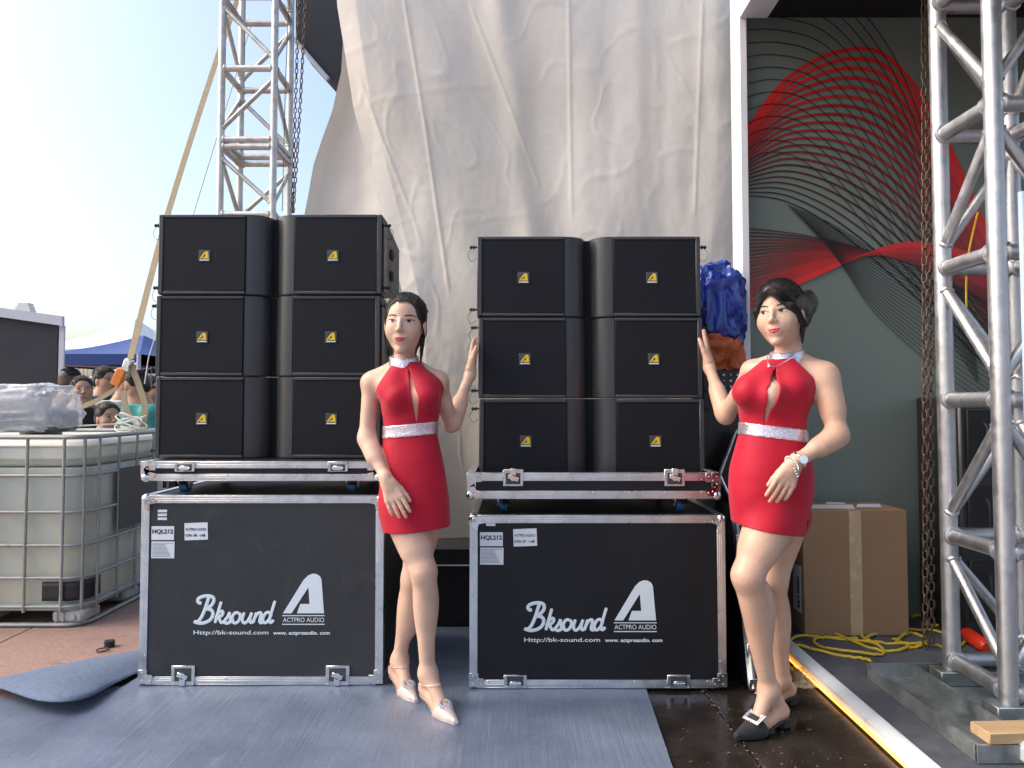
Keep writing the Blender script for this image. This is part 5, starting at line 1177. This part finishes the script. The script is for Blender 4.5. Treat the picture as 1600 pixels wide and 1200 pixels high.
# clear pointed pumps with silver soles and crystal rings
def pump(foot_p, heel, toe, dd, lat, ball, root, up_m, sole_m, kind):
    heel, toe = A3(heel), A3(toe); z = np.array([0, 0, 1.0]); P0 = heel; L = np.linalg.norm((toe-heel)[:2])
    s = rootS = None
    sole = MB(); rail = []
    for t_, wd, zz in ((-.10, .020, None), (.0, .028, None), (.3, .024, None), (.62, .036, None), (.82, .029, None), (1.10, .004, None)):
        c = heel+dd*L*t_; hz = max(.0125, (heel[2]-.030)*max(0, 1-max(t_, 0)/.62)+.0125); c[2] = hz; rail.append((c, wd))
    vs = []
    for c, wd in rail: vs += [c+lat*wd, c-lat*wd, c-lat*wd-z*.0065, c+lat*wd-z*.0065]
    n = len(rail); sole.add(vs, [(4*i+k, 4*i+(k+1) % 4, 4*i+4+(k+1) % 4, 4*i+4+k) for i in range(n-1) for k in range(4)]+[(0, 1, 2, 3), (4*n-4, 4*n-3, 4*n-2, 4*n-1)])
    so = sole.build('sole', sole_m, root)
    hb = MB(); c = heel-dd*.008
    if kind == 'slim': hb.tube([np.array([c[0], c[1], .001]), np.array([c[0], c[1], heel[2]-.024])], [.006, .016], 10)
    else: hb.box((c[0], c[1], (heel[2]-.022)/2+.0015), (.048, .044, heel[2]-.024), .006, Matrix.Rotation(math.atan2(dd[1], dd[0]), 3, 'Z'))
    hb.build('heel', 'film' if kind == 'slim' else 'velvet', root)
    c0 = heel+dd*L*(.60 if kind == 'slim' else .50); zk = 1.1 if kind == 'slim' else .8
    toeb = foot_p+[rc(ball+z*.0, toe+dd*.022+z*.002, .030, .008, .02)]
    vs, fs = sdf_mesh(toeb, .0034, .0045, lambda X, Y, Z: np.maximum(-((X-c0[0])*dd[0]+(Y-c0[1])*dd[1]-(Z-.03)*zk), .010-Z)); np_link('upper', vs, fs, up_m, root)
    if kind == 'slim':
        vs, fs = sdf_mesh(foot_p, .0034, .004, lambda X, Y, Z: np.maximum(np.abs((Z-heel[2]-.022)-.25*((X-heel[0])*dd[0]+(Y-heel[1])*dd[1]))-.004, (X-c0[0])*dd[0]+(Y-c0[1])*dd[1])); np_link('strap', vs, fs, up_m, root)
    cb = ball+dd*(.016 if kind == 'slim' else .006)+z*(.034 if kind == 'slim' else .041); u1 = unit(dd-z*.45); br = MB()
    if kind == 'slim':
        for k in range(14): a = 2*math.pi*k/14; br.sphere(cb+u1*.017*math.cos(a)+lat*.019*math.sin(a), .0052, 6, 4); br.sphere(cb+u1*.025*math.cos(a+.2)+lat*.027*math.sin(a+.2), .0032, 6, 4)
    else:
        for k in range(28):
            tt = k/28*4; q = int(tt); v = (tt-q)*2-1; aa, bb = ((v, 1), (1, -v), (-v, -1), (-1, v))[q]; br.sphere(cb+u1*.017*aa+lat*.027*bb, .0056, 6, 4); br.sphere(cb+u1*.023*aa+lat*.033*bb, .0038, 6, 4)
    br.build('crystal_buckle', 'chrome', root)
for (fp, hl_, tl_, dd, la, ba, nm) in ((fF, (-.340, 2.845, .066), (-.222, 2.675, .018), dF, lF, bF, 'front'), (fB, (-.492, 3.03, .066), (-.392, 2.865, .018), dB, lB, bB, 'rear')):
    pump(fp, hl_, tl_, dd, la, ba, wl, 'clear_pvc', 'chrome', 'slim')
# ------------------------------------------------------------------ right woman
d = 2.64; SHR = .016
wr = thing('person', 'woman with updo and wristwatch in red halter dress, right of the right stack', 'person', (1.0, 2.68, 0), 'two women in red dresses')
torso = [row(1206, 1258, 565, d+.03, .055, .0), row(1188, 1276, 580, d+.02, .085), row(1170, 1276, 597, d+.01, .105), row(1152, 1276, 614, d, .115), row(1150, 1268, 632, d, .110), row(1154, 1261, 656, d, .098), row(1154, 1261, 672, d, .098), row(1147, 1265, 698, d, .108), row(1138, 1271, 732, d, .122), row(1136, 1272, 766, d, .125), row(1139, 1266, 796, d, .118), row(1143, 1257, 838, d, .110)]
TB = tab(torso, .03)
breast = [el(P(1168, 614, d-.055), (.048, .048, .047), .035), el(P(1206, 617, d-.095), (.046, .044, .047), .035)]
shl, shr = P(1176, 580, 2.76), P(1288, 586, 2.58)
sh = [rc(P(1226, 566, d+.03), shl, .045, .042, .035), rc(P(1238, 566, d+.02), shr, .045, .047, .035), rc(P(1190, 590, 2.72), P(1200, 606, 2.66), .04, .05, .04), rc(P(1268, 592, 2.60), P(1240, 606, 2.60), .042, .05, .04)]
hc = P(1219, 494, 2.63)
FR = head_frame(hc, R(38), R(1), R(-3), 1.05)
neck = [rc(P(1234, 575, d+.03), P(1230, 520, d+.02), .050, .046, .02)]
eR, wR = P(1309, 680, 2.52), P(1243, 722, 2.47); tipR = P(1209, 788, 2.47)
armR = limb(shr, eR, wR, .043, .035, .0215)+[rc(P(1292, 600, 2.57), P(1301, 640, 2.55), .042, .040, .03), rc(P(1301, 686, 2.505), P(1282, 698, 2.49), .035, .031, .03)]
eL, wL = P(1134, 650, 2.95), P(1108, 572, 3.09); tipL = P(1102, 512, 3.15)
armL = limb(shl, eL, wL, .038, .032, .0205)+[rc(P(1130, 640, 2.97), P(1121, 612, 3.02), .033, .030, .03)]
hr = hand_prims(wR, tipR-wR, (-1, 0, .1), (0, 1, 0), (.12, .13, .15, .17), .035, 1.0, .35)
hl = hand_prims(wL, tipL-wL, (-.45, -1, 0), (-1, .1, 0), (.05, .04, .05, .08), .07, 1.02, .5)
legF = limb(P(1206, 805, 2.60), P(1168, 900, 2.535), P(1200, 1070, 2.63), .086, .051, .031, .03)+[el(P(1190, 955, 2.61), (.047, .050, .12), .04), rc(P(1204, 815, 2.60), P(1186, 855, 2.56), .082, .066, .03)]
legB = limb(P(1230, 805, 2.72), P(1207, 905, 2.70), P(1221, 1055, 2.80), .082, .051, .030, .03)+[el(P(1214, 958, 2.77), (.045, .048, .12), .04)]
hF, tF = (.990, 2.655, .058), (.812, 2.555, .020); hB, tB = (1.095, 2.855, .058), (.935, 2.775, .020)
fF, dF, lF, bF = foot(P(1203, 1078, 2.635), hF, tF, .05); fB, dB, lB, bB = foot(P(1222, 1062, 2.82), hB, tB, .05)
TBb = tab(torso[:-2], .03)
body = [TBb]+breast+sh+neck+head_prims(FR, 1.05, .004)+armL+armR+hl+hr+legF+legB+fF+fB
fine = [(hc-Vector((.12, .14, .17)), hc+Vector((.12, .14, .15)), .0026)]
for w0, t0 in ((wL, tipL), (wR, tipR)):
    fine.append((np.minimum(A3(w0), A3(t0))-.08, np.maximum(A3(w0), A3(t0))+.08, .0026))
vs, fs = body_mesh(body, .0054, fine); np_link('body', vs, fs, 'skin2', wr, 70)
face_parts(wr, FR, head_prims(FR, 1.05, .004), -.003, .005)
zc = lambda py: P(0, py, d).z; xc_ = lambda px: P(px, 600, d).x
dl0, dl1 = (xc_(1208), zc(553)), (xc_(1142), zc(594)); dr0, dr1 = (xc_(1225), zc(556)), (xc_(1284), zc(626))
kh2 = [(xc_(1203), zc(575)), (xc_(1199), zc(600)), (xc_(1182), zc(662)), (xc_(1178), zc(610))]
def key2(X, Z): return np.maximum(np.maximum(seg(X, Z, kh2[0], kh2[1]), seg(X, Z, kh2[1], kh2[2])), np.maximum(seg(X, Z, kh2[2], kh2[3]), seg(X, Z, kh2[3], kh2[0])))
def cutR(X, Y, Z):
    c = np.maximum(-seg(X, Z, dl0, dl1), seg(X, Z, dr0, dr1)); hem = (zc(815)-(X-xc_(1142))*.185)-Z
    k = np.where(Y < d, key2(X, Z), 1); slit = np.maximum(np.abs(X-xc_(1249)-(Z-zc(836))*-.08)-.005, Z-zc(808))
    return np.maximum(np.maximum(np.maximum(c, hem), np.maximum(-k, Z-zc(562))), -np.where(Y < d, slit, 1))
dress_p = [TB]+breast+sh[2:]+[rc(P(1222, 566, d-.01), P(1180, 606, 2.62), .046, .054, .05), rc(P(1236, 566, d-.01), P(1240, 606, 2.57), .042, .050, .03), legF[0], legF[3], legB[0]]
garment(wr, 'dress', dress_p, .0032, .0060, cutR, 'red')
garment(wr, 'sequin_belt', [TB], .0042, .0105, lambda X, Y, Z: np.maximum(Z-zc(665)+(X-xc_(1200))*.12, zc(684)-Z-(X-xc_(1200))*.12), 'sequin')
nk = [rc(P(1234, 590, d+.03), P(1230, 520, d+.02), .054, .046, .02), rc(P(1226, 570, d-.005), P(1227, 560, d-.0), .054, .050, .03)]
garment(wr, 'sequin_collar', nk, .0036, .0065, lambda X, Y, Z: np.maximum(Z-zc(549)-.15*(Y-d)-.12*(X-xc_(1230)), zc(563)-Z+.45*(Y-d)+.15*(X-xc_(1230))), 'sequin')
f, B, s = FR; E = lambda c, r, k=.015, sub=False: el(f(*c), np.array(r)*s, k, B, sub)
hp = [E((0, -.014, .042), (.0815, .099, .094)), E((0, -.06, .0), (.076, .055, .075)), E((-.004, .085, -.035), (.068, .082, .082), .010, True), E((-.022, .095, .030), (.048, .06, .056), .012, True),
      E((.050, -.115, .050), (.040, .038, .044), .008), E((.064, -.125, .078), (.024, .023, .021), .004), E((.060, -.135, .028), (.026, .021, .024), .004), E((.074, -.10, .036), (.022, .022, .024), .004), E((.06, -.06, .02), (.035, .05, .06), .02), rc(f(-.005, .080, .088), f(.060, .058, .030), .014, .014, .02), rc(f(.060, .058, .030), f(.077, .015, -.035), .014, .009, .02), rc(f(-.020, .080, .080), f(-.066, .055, .020), .010, .008, .02), rc(f(-.066, .055, .020), f(-.072, .040, -.03), .008, .003, .015), rc(f(.066, -.03, -.03), f(.060, -.03, -.10), .014, .004, .02)]
vs, fs = sdf_mesh(hp, .003); np_link('hair', vs, fs, 'hair', wr, 60)
pp = []; g = lambda x, y, z: Vector(f(x, y, z))
pp = comb(FR, (0, -.014, .042), (.0815, .099, .094), 520, 0, (.05, -.115, .05))
for i in range(140):
    k = random.gauss(0, .006); pp.append([g(-.005+k, .090, .095+k), g(.035+k, .092+random.gauss(0, .003), .065+k), g(.064+k, .070, .028), g(.080+k*.5, .025, -.02), g(.078+k, .0, -.05)])
for i in range(120):
    a = random.uniform(0, 6.28); r_ = random.uniform(.7, 1.05); pp.append([g(.053+.039*math.cos(a+t_)*r_, -.116-.040*abs(math.sin(t_*.7+i)), .050+.046*math.sin(a+t_)*r_) for t_ in (0, .5, 1.0, 1.5)])
strands(wr, FR, pp)
for (fp, hl_, tl_, dd, la, ba) in ((fF, hF, tF, dF, lF, bF), (fB, hB, tB, dB, lB, bB)):
    pump(fp, hl_, tl_, dd, la, ba, wr, 'velvet', 'velvet', 'block')
# watch, bracelet, ring, necklace
wd = unit(A3(wR)-A3(eR)); wc = A3(wR)-wd*.012; up_ = unit(np.cross(wd, [0, 1, 0])); fw = np.cross(wd, up_)
def ringpts(c, r_, n=24): return [c+r_*(math.cos(a)*up_+math.sin(a)*fw) for a in np.linspace(0, 2*math.pi, n)]
tw_ = tag(MB().tube(ringpts(wc, .0285), .0055, 8, cap=False, flat=1.4).build('wristwatch', 'chrome'), 'silver wristwatch with white round dial on the right woman\'s wrist', 'watch')
cdial = wc+np.array([.004, -.031, .006]); MB().cyl(cdial, cdial+np.array([0, -.006, .001]), .0155, 18).build('watch_case', 'chrome', tw_); MB().cyl(cdial+np.array([0, -.006, .001]), cdial+np.array([0, -.0072, .0012]), .0120, 18).build('dial', 'sticker', tw_)
br = MB(); c2 = A3(wR)+wd*.016
for p in ringpts(c2, .0295, 30): br.sphere(p, .0034, 6, 4)
for k in range(4): br.sphere(c2+np.array([-.004+.004*k, -.031, -.012-.009*k]), .0034, 6, 4)
tag(br.build('bracelet', 'chrome'), 'silver bead charm bracelet below the wristwatch of the right woman', 'bracelet')
nb = MB(); nb.tube(catmull([P(1199, 556, d-.05), P(1201, 570, d-.085), P(1212, 572, d-.092), P(1228, 564, d-.085), P(1250, 552, d-.04)], 6), .0012, 4); nb.sphere(P(1201, 573, d-.088), .005, 8, 5)
tag(nb.build('necklace', 'chrome'), 'thin silver necklace with pendant on the right woman\'s collar', 'necklace')
# ------------------------------------------------------------------ seated crowd behind the tank
def crowd(px, py, dd, yaw, shirt, hairm, label, pitch=0, s=1.0, cap=None):
    c = P(px, py, dd); root = thing('person', label, 'person', (c.x, dd, 0), 'crowd seated behind the tank'); FRc = head_frame(c, yaw, pitch, 0, 1.0); f, B, _ = FRc
    Rz = np.array(Matrix.Rotation(-yaw*.8, 3, 'Z')); fw = Rz@np.array([0, -1.0, 0]); lt = Rz@np.array([1.0, 0, 0]); c3 = A3(c)
    nb_ = c3+np.array([0, 0, -.155])-fw*.02; shz = np.array([0, 0, -.205]); S = [c3+shz-fw*.03+lt*.175*k for k in (-1, 1)]
    hip = c3.copy(); hip[2] = max(.42, c3[2]-.78); hip = hip-fw*.06
    hd = head_prims(FRc, 1.08)
    tor = [rc(nb_, hip+np.array([0, 0, .25]), .105, .135, .05), rc(S[0], S[1], .062, .062, .05), rc(hip+np.array([0, 0, .25]), hip, .135, .15, .05)]
    arms = []; lw = []
    for k, sg in ((0, -1), (1, 1)):
        e = S[k]+lt*sg*.05+np.array([0, 0, -.27])+fw*.05; h_ = e+fw*.22+np.array([0, 0, -.02])-lt*sg*.08; arms += [rc(S[k], e, .050, .040, .03), rc(e, h_, .038, .026, .03), rc(h_, h_+fw*.09, .030, .02, .02)]
        kn = hip+lt*sg*.10+fw*.42+np.array([0, 0, .03]); an = kn.copy()+fw*.02; an[2] = .07; lw += [rc(hip+lt*sg*.09, kn, .085, .06, .03), rc(kn, an, .058, .038, .03), rc(an-np.array([0, 0, .035]), an+fw*.16-np.array([0, 0, .040]), .034, .028, .02)]
    vs, fs = body_mesh(hd+[rc(nb_-np.array([0, 0, .02]), c3+np.array([0, 0, -.07])-fw*.005, .056, .054, .03)]+tor+arms+lw, .012, [(c3-.14, c3+.14, .0045)]); np_link('body', vs, fs, 'skin3', root, 70)
    face_parts(root, FRc, hd, 0, .001, 'lips_m')
    sl = arms[0:1]+arms[3:4]; vs, fs = sdf_mesh(tor+sl, .012, .017, lambda X, Y, Z: Z-(c3[2]-.128)+0*X); np_link('shirt', vs, fs, shirt, root, 60)
    vs, fs = sdf_mesh(lw[0:2]+lw[3:5]+tor[2:], .014, .012, lambda X, Y, Z: np.maximum(Z-hip[2]-.08, .06-Z)); np_link('trousers', vs, fs, 'black_cloth', root, 60)
    E = lambda c, r, k=.012, sub=False: el(f(*c), np.array(r), k, B, sub)
    hp = [E((0, -.016, .042), (.0790, .098, .091)), E((0, -.05, .0), (.076, .062, .062)), E((0, .080, -.035), (.084, .090, .080), .012, True), E((0, .092, .036), (.060, .062, .052), .016, True)]
    vs, fs = sdf_mesh(hp, .005); np_link('hair', vs, fs, hairm, root, 50)
    st = []
    st = comb(FRc, (0, -.016, .042), (.0795, .099, .092), 160, 0, (0, -.10, .0), .004)
    strands(root, FRc, st, .0016)
    if cap:
        vs, fs = sdf_mesh([E((0, -.012, .052), (.092, .108, .094)), el(f(0, .11, .055), (.06, .05, .008), .01, B)], .006, 0, None); o = np_link('cap', vs, fs, cap, root, 50)
    return root
crowd(128, 612, 5.75, R(-38), 'black_cloth', 'hair', 'man in black shirt looking right, leftmost clear face in the crowd', R(-8))
crowd(112, 598, 6.5, R(-150), 'tan_cloth', 'brown_hair', 'person with brown hair turned away behind the man in the black shirt')
crowd(164, 596, 6.2, R(-70), 'navy_cloth', 'hair', 'man in navy shirt in profile, second row of the crowd')
crowd(196, 602, 6.05, R(-60), 'white_cloth', 'hair', 'man in white shirt half hidden behind the orange ratchet', R(8))
crowd(214, 606, 5.6, R(50), 'teal', 'hair', 'man in teal shirt bending his head beside the strap', R(20))
crowd(169, 655, 5.35, R(-55), 'grey_cloth', 'hair', 'man whose head just shows above the tank rim', R(-4))
crowd(240, 612, 5.9, R(-70), 'black_cloth', 'hair', 'man in black shirt at the left edge of the left speaker stack', R(-5))
